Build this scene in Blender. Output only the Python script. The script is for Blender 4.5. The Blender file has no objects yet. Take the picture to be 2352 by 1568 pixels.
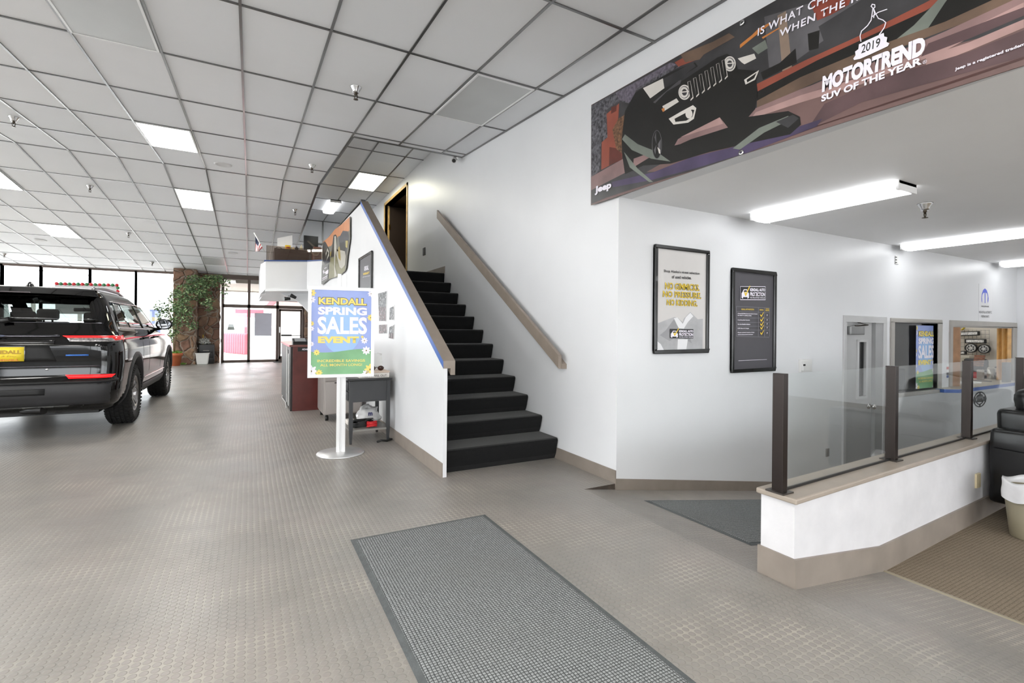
import bpy, math, random
from mathutils import Vector, Matrix, noise
random.seed(7)
S = bpy.context.scene
COL = S.collection
# ------------------------------------------------------------------ camera, world, exposure
FPX = 1120.0                      # focal length in pixels of the 2352 px wide frame
YAW = math.atan2(603, FPX); ROLL = math.radians(.55); EYE = 1.3
F_ = Vector((math.sin(YAW), math.cos(YAW), 0)); R_ = Vector((math.cos(YAW), -math.sin(YAW), 0)); Z_ = Vector((0, 0, 1))
CR = R_*math.cos(ROLL) + Z_*math.sin(ROLL); CU = -R_*math.sin(ROLL) + Z_*math.cos(ROLL); EYEP = Vector((0, 0, EYE))
cd = bpy.data.cameras.new('camera'); cam = bpy.data.objects.new('camera', cd); COL.objects.link(cam)
cd.sensor_width = 36; cd.sensor_fit = 'HORIZONTAL'; cd.lens = 36*FPX/2352; cd.shift_y = -27/2352; cd.clip_start = .05; cd.clip_end = 300
m = Matrix.Identity(4)
for i, v in enumerate((CR, CU, -F_)):
    for j in range(3): m[j][i] = v[j]
m[2][3] = EYE
cam.matrix_world = m
S.camera = cam
w = bpy.data.worlds.new('world'); S.world = w; w.use_nodes = True
w.node_tree.nodes['Background'].inputs[0].default_value = (.93, .965, 1, 1)
w.node_tree.nodes['Background'].inputs[1].default_value = 3.5
S.view_settings.view_transform = 'Standard'; S.view_settings.look = 'None'; S.view_settings.gamma = 1
S.view_settings.exposure = 1.17
try: S.view_settings.use_curve_mapping = False
except Exception: pass
S.cycles.max_bounces = 8; S.cycles.diffuse_bounces = 5; S.cycles.glossy_bounces = 4; S.cycles.transparent_max_bounces = 12
S.cycles.sample_clamp_indirect = 6; S.cycles.use_denoising = True
PANEL_E = 13.0      # emission of the lit ceiling panels
TUBE_E = 2.6       # emission of the wraparound fixtures

# pixel of the photograph -> point where that view line meets a plane of the room
def ray(px, py): return F_ + CR*((px-1176)/FPX) - CU*((py-757)/FPX)
def onx(px, py, x): v = ray(px, py); return EYEP + v*(x/v.x)
def ony(px, py, y): v = ray(px, py); return EYEP + v*(y/v.y)
def onz(px, py, z=0.): v = ray(px, py); return EYEP + v*((z-EYE)/v.z)
def onp(px, py, p0, n):
    v = ray(px, py); n = Vector(n); return EYEP + v*((Vector(p0)-EYEP).dot(n)/v.dot(n))

# ------------------------------------------------------------------ materials
def lin(c):
    c = c/255; return c/12.92 if c <= .04045 else ((c+.055)/1.055)**2.4
def rgb(h):
    if isinstance(h, str): return tuple(lin(int(h[i:i+2], 16)) for i in (0, 2, 4)) + (1,)
    return tuple(h)+(1,) if len(h) == 3 else tuple(h)
_M = {}
class NT:
    def __init__(s, m): s.t = m.node_tree; s.n = s.t.nodes; s.l = s.t.links; s.b = s.n.get('Principled BSDF')
    def new(s, k, **kw):
        x = s.n.new(k)
        for a, b in kw.items():
            if a.startswith('i_'):
                kk = a[2:]; kk = int(kk) if kk.isdigit() else kk
                x.inputs[kk].default_value = b
            else: setattr(x, a, b)
        return x
    def link(s, a, b): s.l.new(a, b)
    def coord(s, out='Object', scale=(1, 1, 1), rot=(0, 0, 0), loc=(0, 0, 0)):
        c = s.new('ShaderNodeTexCoord'); mp = s.new('ShaderNodeMapping')
        mp.inputs['Scale'].default_value = scale; mp.inputs['Rotation'].default_value = rot; mp.inputs['Location'].default_value = loc
        s.link(c.outputs[out], mp.inputs[0]); return mp.outputs[0]
    def noise(s, vec, scale, detail=3, rough=.5):
        x = s.new('ShaderNodeTexNoise', i_Scale=scale, i_Detail=detail, i_Roughness=rough)
        if vec: s.link(vec, x.inputs['Vector'])
        return x.outputs[0]
    def ramp(s, fac, stops, interp='LINEAR'):
        r = s.new('ShaderNodeValToRGB'); r.color_ramp.interpolation = interp; e = r.color_ramp.elements
        while len(e) < len(stops): e.new(.5)
        for k, (p, c) in zip(e, stops): k.position = p; k.color = rgb(c)
        s.link(fac, r.inputs[0]); return r.outputs[0]
    def mix(s, fac, a, b, blend='MIX'):
        x = s.new('ShaderNodeMix', data_type='RGBA', blend_type=blend)
        for v, k in ((fac, 0), (a, 6), (b, 7)):
            if hasattr(v, 'is_linked'): s.link(v, x.inputs[k])
            else: x.inputs[k].default_value = v if k == 0 else rgb(v)
        return x.outputs[2]
    def math(s, op, a, b=None, c=None):
        x = s.new('ShaderNodeMath', operation=op)
        for k, v in enumerate((a, b, c)):
            if v is None: continue
            if hasattr(v, 'is_linked'): s.link(v, x.inputs[k])
            else: x.inputs[k].default_value = v
        return x.outputs[0]
    def bump(s, h, strength=.3, dist=.01):
        b = s.new('ShaderNodeBump', i_Strength=strength, i_Distance=dist); s.link(h, b.inputs['Height']); s.link(b.outputs[0], s.b.inputs['Normal'])
def mat(name, col='cccccc', rough=.5, metal=0, var=.04, vs=3., bump=0, bs=40., spec=.5, coat=0, emit=0, ecol=None, alpha=1):
    """plain procedural material: base colour with a little noise in tone, optional fine bump"""
    if name in _M: return _M[name]
    m = bpy.data.materials.new(name); m.use_nodes = True; t = NT(m); b = t.b
    b.inputs['Roughness'].default_value = rough; b.inputs['Metallic'].default_value = metal
    b.inputs['Specular IOR Level'].default_value = spec; b.inputs['Coat Weight'].default_value = coat; b.inputs['Coat Roughness'].default_value = .03
    c = rgb(col); v = t.coord()
    if var:
        n = t.noise(v, vs, 4)
        lo = tuple(x*(1-var*2) for x in c[:3]); hi = tuple(min(1, x*(1+var)) for x in c[:3])
        t.link(t.ramp(n, [(.3, lo), (.7, hi)]), b.inputs['Base Color'])
    else: b.inputs['Base Color'].default_value = c
    if bump: t.bump(t.noise(v, bs, 3), bump)
    if emit:
        b.inputs['Emission Color'].default_value = rgb(ecol or col); b.inputs['Emission Strength'].default_value = emit
    b.inputs['Alpha'].default_value = alpha
    m.diffuse_color = c; _M[name] = m; return m
def custom(name):
    m = bpy.data.materials.new(name); m.use_nodes = True; _M[name] = m; return m, NT(m)
def glass(name, tint=(1, 1, 1), refl=1.0, rough=0.0, base=0.0, milk=(.9, .92, .9)):
    if name in _M: return _M[name]
    m = bpy.data.materials.new(name); m.use_nodes = True; t = NT(m); t.n.remove(t.b)
    out = t.n['Material Output']
    tr = t.new('ShaderNodeBsdfTransparent'); tr.inputs[0].default_value = rgb(tint)
    gl = t.new('ShaderNodeBsdfGlossy'); gl.inputs[0].default_value = (1, 1, 1, 1); gl.inputs['Roughness'].default_value = rough
    fr = t.new('ShaderNodeLayerWeight'); fr.inputs[0].default_value = .5
    f2 = t.math('MULTIPLY', t.math('ADD', t.math('MULTIPLY', t.math('POWER', fr.outputs['Facing'], 5.0), .9), .04), refl)
    mx = t.new('ShaderNodeMixShader'); t.link(f2, mx.inputs[0]); t.link(tr.outputs[0], mx.inputs[1]); t.link(gl.outputs[0], mx.inputs[2])
    last = mx.outputs[0]
    if base:
        df = t.new('ShaderNodeBsdfDiffuse'); df.inputs[0].default_value = rgb(milk)
        m2 = t.new('ShaderNodeMixShader'); m2.inputs[0].default_value = base; t.link(last, m2.inputs[1]); t.link(df.outputs[0], m2.inputs[2]); last = m2.outputs[0]
    t.link(last, out.inputs[0]); _M[name] = m; return m

# ------------------------------------------------------------------ mesh helpers
class MB:
    def __init__(s): s.v = []; s.f = []; s.m = []; s.sm = []
    def add(s, vs, fs, mi=0, smooth=False):
        o = len(s.v); s.v += [tuple(p) for p in vs]
        for f in fs: s.f.append([o+i for i in f]); s.m.append(mi); s.sm.append(smooth)
        return s
    def frame(s, x0, x1, z0, z1, w, y0, y1, bot=True, mi=0):
        wl, wr, wb, wt = w
        s.box(x0, x0+wl, y0, y1, z0, z1-wt, mi); s.box(x1-wr, x1, y0, y1, z0, z1-wt, mi); s.box(x0, x1, y0, y1, z1-wt, z1, mi)
        if bot: s.box(x0+wl, x1-wr, y0, y1, z0, z0+wb, mi)
        return s
    def box(s, x0, x1, y0, y1, z0, z1, mi=0):
        if x0 > x1: x0, x1 = x1, x0
        if y0 > y1: y0, y1 = y1, y0
        if z0 > z1: z0, z1 = z1, z0
        v = [(x, y, z) for z in (z0, z1) for y in (y0, y1) for x in (x0, x1)]
        return s.add(v, [(0, 2, 3, 1), (4, 5, 7, 6), (0, 1, 5, 4), (2, 6, 7, 3), (0, 4, 6, 2), (1, 3, 7, 5)], mi)
    def bbox(s, x0, x1, y0, y1, z0, z1, r=.01, mi=0):
        """box with all edges chamfered"""
        xs = sorted((x0, x1)); ys = sorted((y0, y1)); zs = sorted((z0, z1)); r = min(r, (xs[1]-xs[0])*.45, (ys[1]-ys[0])*.45, (zs[1]-zs[0])*.45)
        import bmesh
        bm = bmesh.new(); bmesh.ops.create_cube(bm, size=1)
        for v in bm.verts:
            v.co = ((xs[0]+xs[1])/2+v.co.x*(xs[1]-xs[0]), (ys[0]+ys[1])/2+v.co.y*(ys[1]-ys[0]), (zs[0]+zs[1])/2+v.co.z*(zs[1]-zs[0]))
        bmesh.ops.bevel(bm, geom=list(bm.edges), offset=r, segments=3, profile=.5, affect='EDGES')
        bm.verts.index_update()
        s.add([v.co.copy() for v in bm.verts], [[v.index for v in f.verts] for f in bm.faces], mi, True); bm.free(); return s
    def hexa(s, p, mi=0):
        """8 points: bottom ring of 4, top ring of 4"""
        return s.add(p, [(3, 2, 1, 0), (4, 5, 6, 7), (0, 1, 5, 4), (1, 2, 6, 5), (2, 3, 7, 6), (3, 0, 4, 7)], mi)
    def prism(s, poly, vec, mi=0, smooth=False):
        n = len(poly); vec = Vector(vec); a = [Vector(p) for p in poly]
        return s.add(a+[p+vec for p in a], [list(range(n))[::-1], list(range(n, 2*n))]+[(i, (i+1) % n, n+(i+1) % n, n+i) for i in range(n)], mi, smooth)
    def poly(s, pts, mi=0): return s.add(pts, [list(range(len(pts)))], mi)
    def cyl(s, p0, p1, r0, r1=None, n=16, mi=0, caps=True, smooth=True):
        p0 = Vector(p0); p1 = Vector(p1); r1 = r0 if r1 is None else r1; d = (p1-p0).normalized()
        a = d.orthogonal().normalized(); b = d.cross(a); vs = []
        for p, r in ((p0, r0), (p1, r1)):
            for i in range(n): t = 2*math.pi*i/n; vs.append(p+(a*math.cos(t)+b*math.sin(t))*r)
        s.add(vs, [(i, (i+1) % n, n+(i+1) % n, n+i) for i in range(n)], mi, smooth)
        if caps: s.add(vs, [list(range(n))[::-1], list(range(n, 2*n))], mi)
        return s
    def tube(s, pts, r, n=8, mi=0):
        pts = [Vector(p) for p in pts]; rs = r if isinstance(r, (list, tuple)) else [r]*len(pts)
        vs = []; up = None
        for i, p in enumerate(pts):
            d = (pts[min(i+1, len(pts)-1)]-pts[max(i-1, 0)]).normalized()
            if up is None: up = d.orthogonal().normalized()
            a = (up-d*up.dot(d)).normalized(); b = d.cross(a); up = a
            for k in range(n): t = 2*math.pi*k/n; vs.append(p+(a*math.cos(t)+b*math.sin(t))*rs[i])
        fs = [(i*n+k, i*n+(k+1) % n, (i+1)*n+(k+1) % n, (i+1)*n+k) for i in range(len(pts)-1) for k in range(n)]
        s.add(vs, fs, mi, True); s.add(vs, [list(range(n))[::-1], list(range(len(vs)-n, len(vs)))], mi); return s
    def lathe(s, prof, c=(0, 0, 0), ax='z', n=32, mi=0, a0=0, a1=2*math.pi):
        """prof: (radius, height) pairs round axis ax through c"""
        c = Vector(c); vs = []; full = abs(a1-a0-2*math.pi) < 1e-6; nn = n if full else n+1
        for r, h in prof:
            for k in range(nn):
                t = a0+(a1-a0)*k/n; x, y = r*math.cos(t), r*math.sin(t)
                vs.append(c+(Vector((x, y, h)) if ax == 'z' else Vector((h, x, y)) if ax == 'x' else Vector((x, h, y))))
        fs = [(i*nn+k, i*nn+(k+1) % nn, (i+1)*nn+(k+1) % nn, (i+1)*nn+k) for i in range(len(prof)-1) for k in range(n)]
        return s.add(vs, fs, mi, True)
    def grid(s, fn, nu, nv, mi=0, smooth=True, flip=False):
        vs = [fn(i/nu, j/nv) for j in range(nv+1) for i in range(nu+1)]; w = nu+1
        fs = [(j*w+i, j*w+i+1, (j+1)*w+i+1, (j+1)*w+i) for j in range(nv) for i in range(nu)]
        if flip: fs = [f[::-1] for f in fs]
        return s.add(vs, fs, mi, smooth)
    def xf(s, M):
        s.v = [tuple(M @ Vector(p)) for p in s.v]; return s
    def build(s, name, mats, parent=None, bevel=0, subsurf=0, fix=True):
        me = bpy.data.meshes.new(name); me.from_pydata(s.v, [], s.f)
        for mm in (mats if isinstance(mats, (list, tuple)) else [mats]): me.materials.append(mm)
        me.polygons.foreach_set('material_index', s.m); me.polygons.foreach_set('use_smooth', s.sm)
        me.validate()
        if fix:
            import bmesh
            bm = bmesh.new(); bm.from_mesh(me); bmesh.ops.remove_doubles(bm, verts=bm.verts, dist=1e-5)
            bmesh.ops.recalc_face_normals(bm, faces=bm.faces); bm.to_mesh(me); bm.free()
        o = bpy.data.objects.new(name, me); COL.objects.link(o)
        if parent: attach(o, parent)
        if bevel:
            b = o.modifiers.new('bevel', 'BEVEL'); b.width = bevel; b.segments = 2; b.limit_method = 'ANGLE'
        if subsurf:
            b = o.modifiers.new('subsurf', 'SUBSURF'); b.levels = b.render_levels = subsurf
        return o
def wloc(o):
    return Vector(o.location) if o.parent is None else wloc(o.parent)+o.matrix_parent_inverse.translation+Vector(o.location)
def attach(o, parent):
    o.parent = parent; o.matrix_parent_inverse = Matrix.Translation(-wloc(parent))
def thing(name, label, cat, loc=(0, 0, 0), group=None):
    o = bpy.data.objects.new(name, None); COL.objects.link(o); o.location = loc; o.empty_display_size = .1
    return tag(o, label, cat, group)
def tag(o, label, cat, group=None, kind=None):
    o['label'] = label; o['category'] = cat
    if group: o['group'] = group
    if kind: o['kind'] = kind
    return o
def struct(o): o['kind'] = 'structure'; return o
def dup(o, parent=None):
    c = o.copy(); COL.objects.link(c)
    if parent: c.parent = parent
    for ch in list(o.children): dup(ch, c)
    return c
def clone(o, dloc, label, rotz=None):
    c = dup(o); c.location = Vector(o.location)+Vector(dloc); c['label'] = label
    if rotz is not None: c.rotation_euler.z = rotz
    return c

def text(s, mt, org, right, up, width=None, height=None, parent=None, name='lettering', bold=0, shear=0, depth=.0008, align='L', spacing=1.0):
    """lettering laid on a surface: org = lower left corner, right/up = directions"""
    cu = bpy.data.curves.new(name, 'FONT'); cu.body = s; cu.size = 1; cu.offset = bold; cu.shear = shear; cu.resolution_u = 3; cu.space_character = spacing
    to = bpy.data.objects.new(name, cu); COL.objects.link(to)
    dg = bpy.context.evaluated_depsgraph_get(); me = bpy.data.meshes.new_from_object(to.evaluated_get(dg))
    bpy.data.objects.remove(to); bpy.data.curves.remove(cu)
    xs = [v.co.x for v in me.vertices]; ys = [v.co.y for v in me.vertices]
    x0, x1, y0, y1 = min(xs), max(xs), min(ys), max(ys)
    right = Vector(right).normalized(); up = Vector(up).normalized(); nrm = right.cross(up)
    sx = width/(x1-x0) if width else None; sy = height/(y1-y0) if height else None
    sx = sx or sy; sy = sy or sx
    ox = {'L': 0, 'C': -(x1-x0)*sx/2, 'R': -(x1-x0)*sx}[align]
    for v in me.vertices:
        v.co = Vector(org)+right*((v.co.x-x0)*sx+ox)+up*((v.co.y-y0)*sy)+nrm*depth
    me.materials.clear(); me.materials.append(mt)
    for p in me.polygons: p.material_index = 0
    o = bpy.data.objects.new(name, me); COL.objects.link(o)
    if parent: attach(o, parent)
    return o
def text_px(s, mt, P, pL, pR, pT, off=.0, parent=None, **kw):
    """lettering whose baseline runs from photo pixel pL to pR, pT = top of the first letter; P maps pixels to the surface"""
    a, b, c = P(*pL), P(*pR), P(*pT); r = b-a; u = c-a
    n = r.normalized().cross(u.normalized()).normalized(); w_ = r.length; rr = r.normalized(); uu = u-rr*u.dot(rr)
    return text(s, mt, a+n*off, rr, uu, width=w_, height=uu.length, parent=parent, **kw)
def art(name, P, layers, parent, off0=.002, step=.0005, n=None):
    """printed picture: flat inked shapes (material, [(px,py)..]) laid on surface P one over the other"""
    b = MB(); mats = []; n = Vector(n)
    for k, (mt, pts) in enumerate(layers):
        if mt not in mats: mats.append(mt)
        b.poly([P(*p)+n*(off0+step*k) for p in pts], mats.index(mt))
    return b.build(name, mats, parent, fix=False)
# ------------------------------------------------------------------ surface materials of the room
WHITE = mat('white_wall_paint', 'dcdddf', .36, var=.02, vs=1.2, bump=.04, bs=60)
PLAIN_CEIL = mat('plaster_ceiling', 'f8f8f9', .6, var=.02, vs=.8, bump=.03, bs=50)
BASE = mat('taupe_baseboard_vinyl', '8b8178', .45, var=.08, vs=5)
BLACKM = mat('satin_black', '111111', .4, var=0)
DBRONZE = mat('dark_bronze_aluminium', '5c4e47', .4, metal=.3, var=.03)
OAK = mat('honey_oak', 'c8a568', .45, var=.12, vs=14)
EXTWHITE = mat('white_render', 'f0f0f0', .8)
def tile_mat(name, ox, oy, px, py):
    m, t = custom(name); v = t.coord()
    sp = t.new('ShaderNodeSeparateXYZ'); t.link(v, sp.inputs[0])
    fx = t.math('FLOOR', t.math('DIVIDE', t.math('SUBTRACT', sp.outputs[0], ox), px)); fy = t.math('FLOOR', t.math('DIVIDE', t.math('SUBTRACT', sp.outputs[1], oy), py))
    cb = t.new('ShaderNodeCombineXYZ'); t.link(fx, cb.inputs[0]); t.link(fy, cb.inputs[1])
    wn = t.new('ShaderNodeTexWhiteNoise'); t.link(cb.outputs[0], wn.inputs[0])
    c = t.ramp(wn.outputs[0], [(0, 'eef0f3'), (1, 'f4f5f7')])
    st = t.noise(v, .9, 5); c = t.mix(t.ramp(st, [(.5, (0, 0, 0)), (.9, (.25, .25, .25))]), c, 'dadada')
    t.link(c, t.b.inputs['Base Color']); t.b.inputs['Roughness'].default_value = .75
    t.bump(t.noise(v, 160, 2), .15, .003); return m
TX, TY, TW, TL = -.08, 4.06, .627, 1.245
TILE = tile_mat('mineral_ceiling_tile', TX, TY, TW, TL)
TBAR = mat('enamel_ceiling_grid', '848484', .28, metal=.7, var=.2, vs=.7)
def floor_mat():
    m, t = custom('studded_rubber_floor'); v = t.coord()
    sp = t.new('ShaderNodeSeparateXYZ'); t.link(v, sp.inputs[0]); P = .0355
    ux = t.math('SUBTRACT', t.math('FRACT', t.math('DIVIDE', sp.outputs[0], P)), .5); uy = t.math('SUBTRACT', t.math('FRACT', t.math('DIVIDE', sp.outputs[1], P)), .5)
    d = t.math('SQRT', t.math('ADD', t.math('MULTIPLY', ux, ux), t.math('MULTIPLY', uy, uy)))
    disc = t.ramp(d, [(.37, (1, 1, 1)), (.44, (0, 0, 0))])
    wear = t.noise(v, .8, 6, .7); fine = t.noise(v, 6, 6, .75)
    base = t.ramp(wear, [(.25, '83827e'), (.5, '8e8b87'), (.62, '97918d'), (.8, '8b8988')])
    base = t.mix(t.ramp(fine, [(.35, (0, 0, 0)), (.75, (.35, .35, .35))]), base, '7c756d')
    dirt = t.noise(v, 1.7, 6, .7)
    gap = t.mix(t.ramp(dirt, [(.38, (0, 0, 0)), (.66, (1, 1, 1))]), '7a7873', 'aca59b')
    dcol = t.mix(.3, base, '7a7068')
    amp = t.ramp(t.noise(v, 1.1, 3), [(.35, (.35, .35, .35)), (.65, (1, 1, 1))])
    col = t.mix(amp, base, t.mix(disc, gap, dcol))
    ring = t.math('LESS_THAN', t.math('ABSOLUTE', t.math('SUBTRACT', d, .415)), .03)
    col = t.mix(t.math('MULTIPLY', ring, t.math('MULTIPLY', amp, .4)), col, '6e665e')
    t.link(col, t.b.inputs['Base Color'])
    t.link(t.ramp(wear, [(.3, (.30,)*3), (.7, (.46,)*3)]), t.b.inputs['Roughness'])
    t.bump(disc, .35, .004); return m
FLOOR = floor_mat()
def weave(name, c0, c1, P=.012, dirt='8a8478'):
    m, t = custom(name); v0 = t.coord(); nw = t.new('ShaderNodeTexNoise', i_Scale=70.); t.link(v0, nw.inputs['Vector'])
    sv = t.new('ShaderNodeVectorMath', operation='SCALE'); t.link(nw.outputs['Color'], sv.inputs[0]); sv.inputs['Scale'].default_value = P*.45
    av = t.new('ShaderNodeVectorMath', operation='ADD'); t.link(v0, av.inputs[0]); t.link(sv.outputs[0], av.inputs[1]); v = av.outputs[0]
    sp = t.new('ShaderNodeSeparateXYZ'); t.link(v, sp.inputs[0])
    ux = t.math('ABSOLUTE', t.math('SUBTRACT', t.math('FRACT', t.math('DIVIDE', sp.outputs[0], P)), .5)); uy = t.math('ABSOLUTE', t.math('SUBTRACT', t.math('FRACT', t.math('DIVIDE', sp.outputs[1], P)), .5))
    h = t.math('MAXIMUM', ux, uy); n = t.noise(v, 130, 2, .7); big = t.noise(v, 1.3, 4)
    c = t.mix(t.ramp(h, [(.28, (0, 0, 0)), (.47, (1, 1, 1))]), c1, c0)
    c = t.mix(t.ramp(n, [(.35, (0, 0, 0)), (.75, (.5, .5, .5))]), c, c0)
    c = t.mix(t.ramp(big, [(.5, (0, 0, 0)), (.75, (.3, .3, .3))]), c, dirt)
    t.link(c, t.b.inputs['Base Color']); t.b.inputs['Roughness'].default_value = .95; t.b.inputs['Specular IOR Level'].default_value = .15
    t.bump(t.math('SUBTRACT', n, h), .6, .006); return m
MATW = weave('charcoal_entrance_matting', '3a3d3e', 'a0a3a3', .0145, '6c6c68')
CARPET = weave('beige_office_carpet', '6e6354', '8e8272', .02, '5e564c')
BLKCARPET = mat('black_stair_carpet', '0a0b0c', .85, var=.25, vs=30, bump=.5, bs=300, spec=.25)
_t = NT(BLKCARPET); _t.b.inputs['Sheen Weight'].default_value = .18; _t.b.inputs['Sheen Roughness'].default_value = .4
STONEM = None

# ------------------------------------------------------------------ floor
XR = 2.42; RS = -.152; XL2 = 5.64; ZL = RS*(XL2-XR); ZC = -.155; XW = 2.76; YW = 3.23
def rampz(x): return 0 if x < XR else RS*(min(x, XL2)-XR)
b = MB()
b.poly([(-14, -6, 0), (XR, -6, 0), (XR, 20.9, 0), (-14, 20.9, 0)])
b.poly([(XR, YW, 0), (4, YW, 0), (4, 20.9, 0), (XR, 20.9, 0)])
b.poly([(XR, -6, 0), (XL2, -6, ZL), (XL2, YW, ZL), (XR, YW, 0)])
b.poly([(XL2, -6, ZL), (16, -6, ZL), (16, 6.5, ZL), (XL2, 6.5, ZL)])
b.poly([(XR, YW, 0), (XW, YW, 0), (XW, YW, rampz(XW))], 1)
struct(b.build('floor', [FLOOR, mat('ramp_side_board', '4a4038', .7, var=.2, vs=20)], fix=False))
XC = 3.44
b = MB(); b.box(XC, 14, -6, 1.72, ZC-.6, ZC); struct(b.build('floor_carpet', CARPET))
b = MB(); b.prism([(XC-.03, -6, ZC-.03), (XC-.03, -6, ZC+.001), (XC-.015, -6, ZC+.008), (XC+.01, -6, ZC+.003), (XC+.01, -6, ZC-.03)], (0, 7.54, 0))
struct(b.build('trim_1', mat('brass_edge_strip', 'a59c88', .4, metal=.3)))

# ------------------------------------------------------------------ tiled ceiling
ZA, SA, YF = 3.33, .077, TY+5*TL; ZF = ZA+SA*YF; SB = .087; YEND = 20.7
def cz(y): return ZA+SA*y if y <= YF else ZF-SB*(y-YF)
XP, YP0, YP1, ZP = 1.2, 6.73, 14.95, 4.37
XLW = -13.4
b = MB()
def csheet(x0, x1, ys):
    for y0, y1 in zip(ys[:-1], ys[1:]): b.poly([(x0, y0, cz(y0)), (x0, y1, cz(y1)), (x1, y1, cz(y1)), (x1, y0, cz(y0))])
csheet(XLW, XP, [-6, YF, YEND]); csheet(XP, XW, [-6, YP0]); csheet(XP, XW, [YP1, YEND])
b.poly([(XP, YP0, ZP), (XP, YP1, ZP), (XW+.2, YP1, ZP), (XW+.2, YP0, ZP)])
b.poly([(XP, YP0, cz(YP0)), (XP, YP0, ZP), (XW, YP0, ZP), (XW, YP0, cz(YP0))])
b.poly([(XP, YP1, cz(YP1)), (XP, YP1, ZP), (XW, YP1, ZP), (XW, YP1, cz(YP1))])
b.poly([(XP, YP0, cz(YP0)), (XP, YF, cz(YF)), (XP, YP1, cz(YP1)), (XP, YP1, ZP), (XP, YP0, ZP)])
struct(b.build('ceiling', TILE, fix=False))
# grid of T bars under the tiles
b = MB(); H = .010; Wb = .010
def bar_y(x, ys, zf=cz, w=Wb):
    for y0, y1 in zip(ys[:-1], ys[1:]):
        b.hexa([(x-w, y0, zf(y0)-H), (x+w, y0, zf(y0)-H), (x+w, y1, zf(y1)-H), (x-w, y1, zf(y1)-H), (x-w, y0, zf(y0)), (x+w, y0, zf(y0)), (x+w, y1, zf(y1)), (x-w, y1, zf(y1))])
def bar_x(y, x0, x1, z, w=Wb): b.box(x0, x1, y-w, y+w, z-H, z)
for k in range(-21, 6):
    x = TX+k*TW
    if x > XW or x < XLW: continue
    bar_y(x, [-5.9, YF, YEND] if x < XP else [-5.9, YP0])
    if x >= XP: bar_y(x, [YP1, YEND])
bar_y(XP-.012, [YP0, YF, YP1], w=.018)
for k in range(-7, 14):
    y = TY+k*TL; bar_x(y, XLW, XP if YP0 < y < YP1 else XW, cz(y), .009)
bar_x(YP0-.01, XP, XW, cz(YP0), .02); bar_x(YF, XLW, XP, cz(YF), .014)
PX = [1.26+.585*k for k in range(3)]; PY = [7.34+1.245*k for k in range(6)]
for x in PX: bar_y(x, [YP0, YP1], lambda y: ZP)
for y in PY: bar_x(y, XP, XW, ZP, .009)
b.box(1.82, 1.85, YP1-.02, YP1, cz(YP1), ZP); b.box(XP, XW, YP1-.02, YP1, ZP-.02, ZP); b.box(XP, XW, YP1-.02, YP1, cz(YP1), cz(YP1)+.02)
bar_y(XW-.012, [-5.9, YP0])
struct(b.build('ceiling_grid', TBAR, fix=False))

# ------------------------------------------------------------------ walls
b = MB(); WT = .14
DY0, DY1, DZ = 9.62, 11.42, 4.16
b.box(XW, XW+WT, YW, DY0, -.2, 4.6); b.box(XW, XW+WT, DY1, YEND+.2, -.2, 4.6); b.box(XW, XW+WT, DY0, DY1, DZ, 4.6); b.box(XW, XW+WT, DY0, DY1, -.2, 2.2)
b.box(XW, XW+WT, -6, YW, 2.44, 3.9)
struct(b.build('wall_right', WHITE))
# back office behind the upstairs door
b = MB(); b.box(XW+WT, 6, 8.6, 8.7, 2.1, 4.6); b.box(XW+WT, 6, 13.4, 13.5, 2.1, 4.6); b.box(6, 6.1, 8.6, 13.5, 2.1, 4.6); b.box(XW+WT, 6, 8.7, 13.4, 4.3, 4.4); b.box(XW+WT, 6, 8.7, 13.4, 2.1, 2.2)
struct(b.build('wall_upstairs_office', mat('dim_office_paint', '8a7660', .8)))
# service wall (openings for door, dark window, counter)
ZT = 2.44
b = MB(); y0, y1 = YW, YW+.15
opn = [(6.25, 7.09, ZL, 1.44), (7.38, 8.60, .52, 1.45), (9.02, 11.28, .50, 1.43)]
x = XW+WT
for (a, c, lo, hi) in opn:
    b.box(x, a, y0, y1, -1, ZT); b.box(a, c, y0, y1, hi, ZT); b.box(a, c, y0, y1, -1, lo); x = c
b.box(x, 16, y0, y1, -1, ZT)
struct(b.build('wall_service', WHITE))
b = MB(); b.box(11.47, 11.6, -6, YW, -1, ZT); struct(b.build('wall_far_right', WHITE))
b = MB(); b.box(XW+WT, 16, -6, 7, ZT, ZT+.1); struct(b.build('ceiling_lounge', PLAIN_CEIL))
b = MB(); b.box(13.2, 13.3, YW+.15, 6.5, -1, ZT); b.box(8.8, 13.3, 6.4, 6.5, -1, ZT); b.box(8.72, 8.8, YW+.15, 6.5, -1, ZT)
struct(b.build('wall_parts_room', mat('cream_room_paint', 'e2dacd', .7)))
b = MB(); b.box(7.2, 8.72, 5.0, 5.1, -1, ZT); b.box(7.15, 7.2, YW+.15, 5.1, -1, ZT); struct(b.build('wall_dark_office', mat('grey_office_paint', '9a9a9a', .8)))
# left, back walls: unseen storefront, open gaps added and sized to let in light
b = MB()
b.box(XLW-.2, XLW, -6, 20.9, 0, .35); b.box(XLW-.2, XLW, -6, 20.9, 3.1, 4.6)
for k in range(8): b.box(XLW-.2, XLW, -6+k*3.8, -5.8+k*3.8, .35, 3.1)
struct(b.build('wall_left', WHITE))
b = MB(); b.box(XLW, XW, -6.2, -6, -.8, 1.3); b.box(XLW, XW, -6.2, -6, 2.5, 4.6); b.box(XW, 14, -6.2, -6, -.8, .0); b.box(XW, 14, -6.2, -6, 1.8, 4.6)
for k in range(9): b.box(XLW+k*3.3, XLW+k*3.3+.15, -6.2, -6, 0.0, 2.7)
struct(b.build('wall_back', WHITE))
b = MB(); b.box(14, 14.1, -6, 6.5, -1, 2.6); struct(b.build('wall_lounge_end', WHITE))
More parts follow.
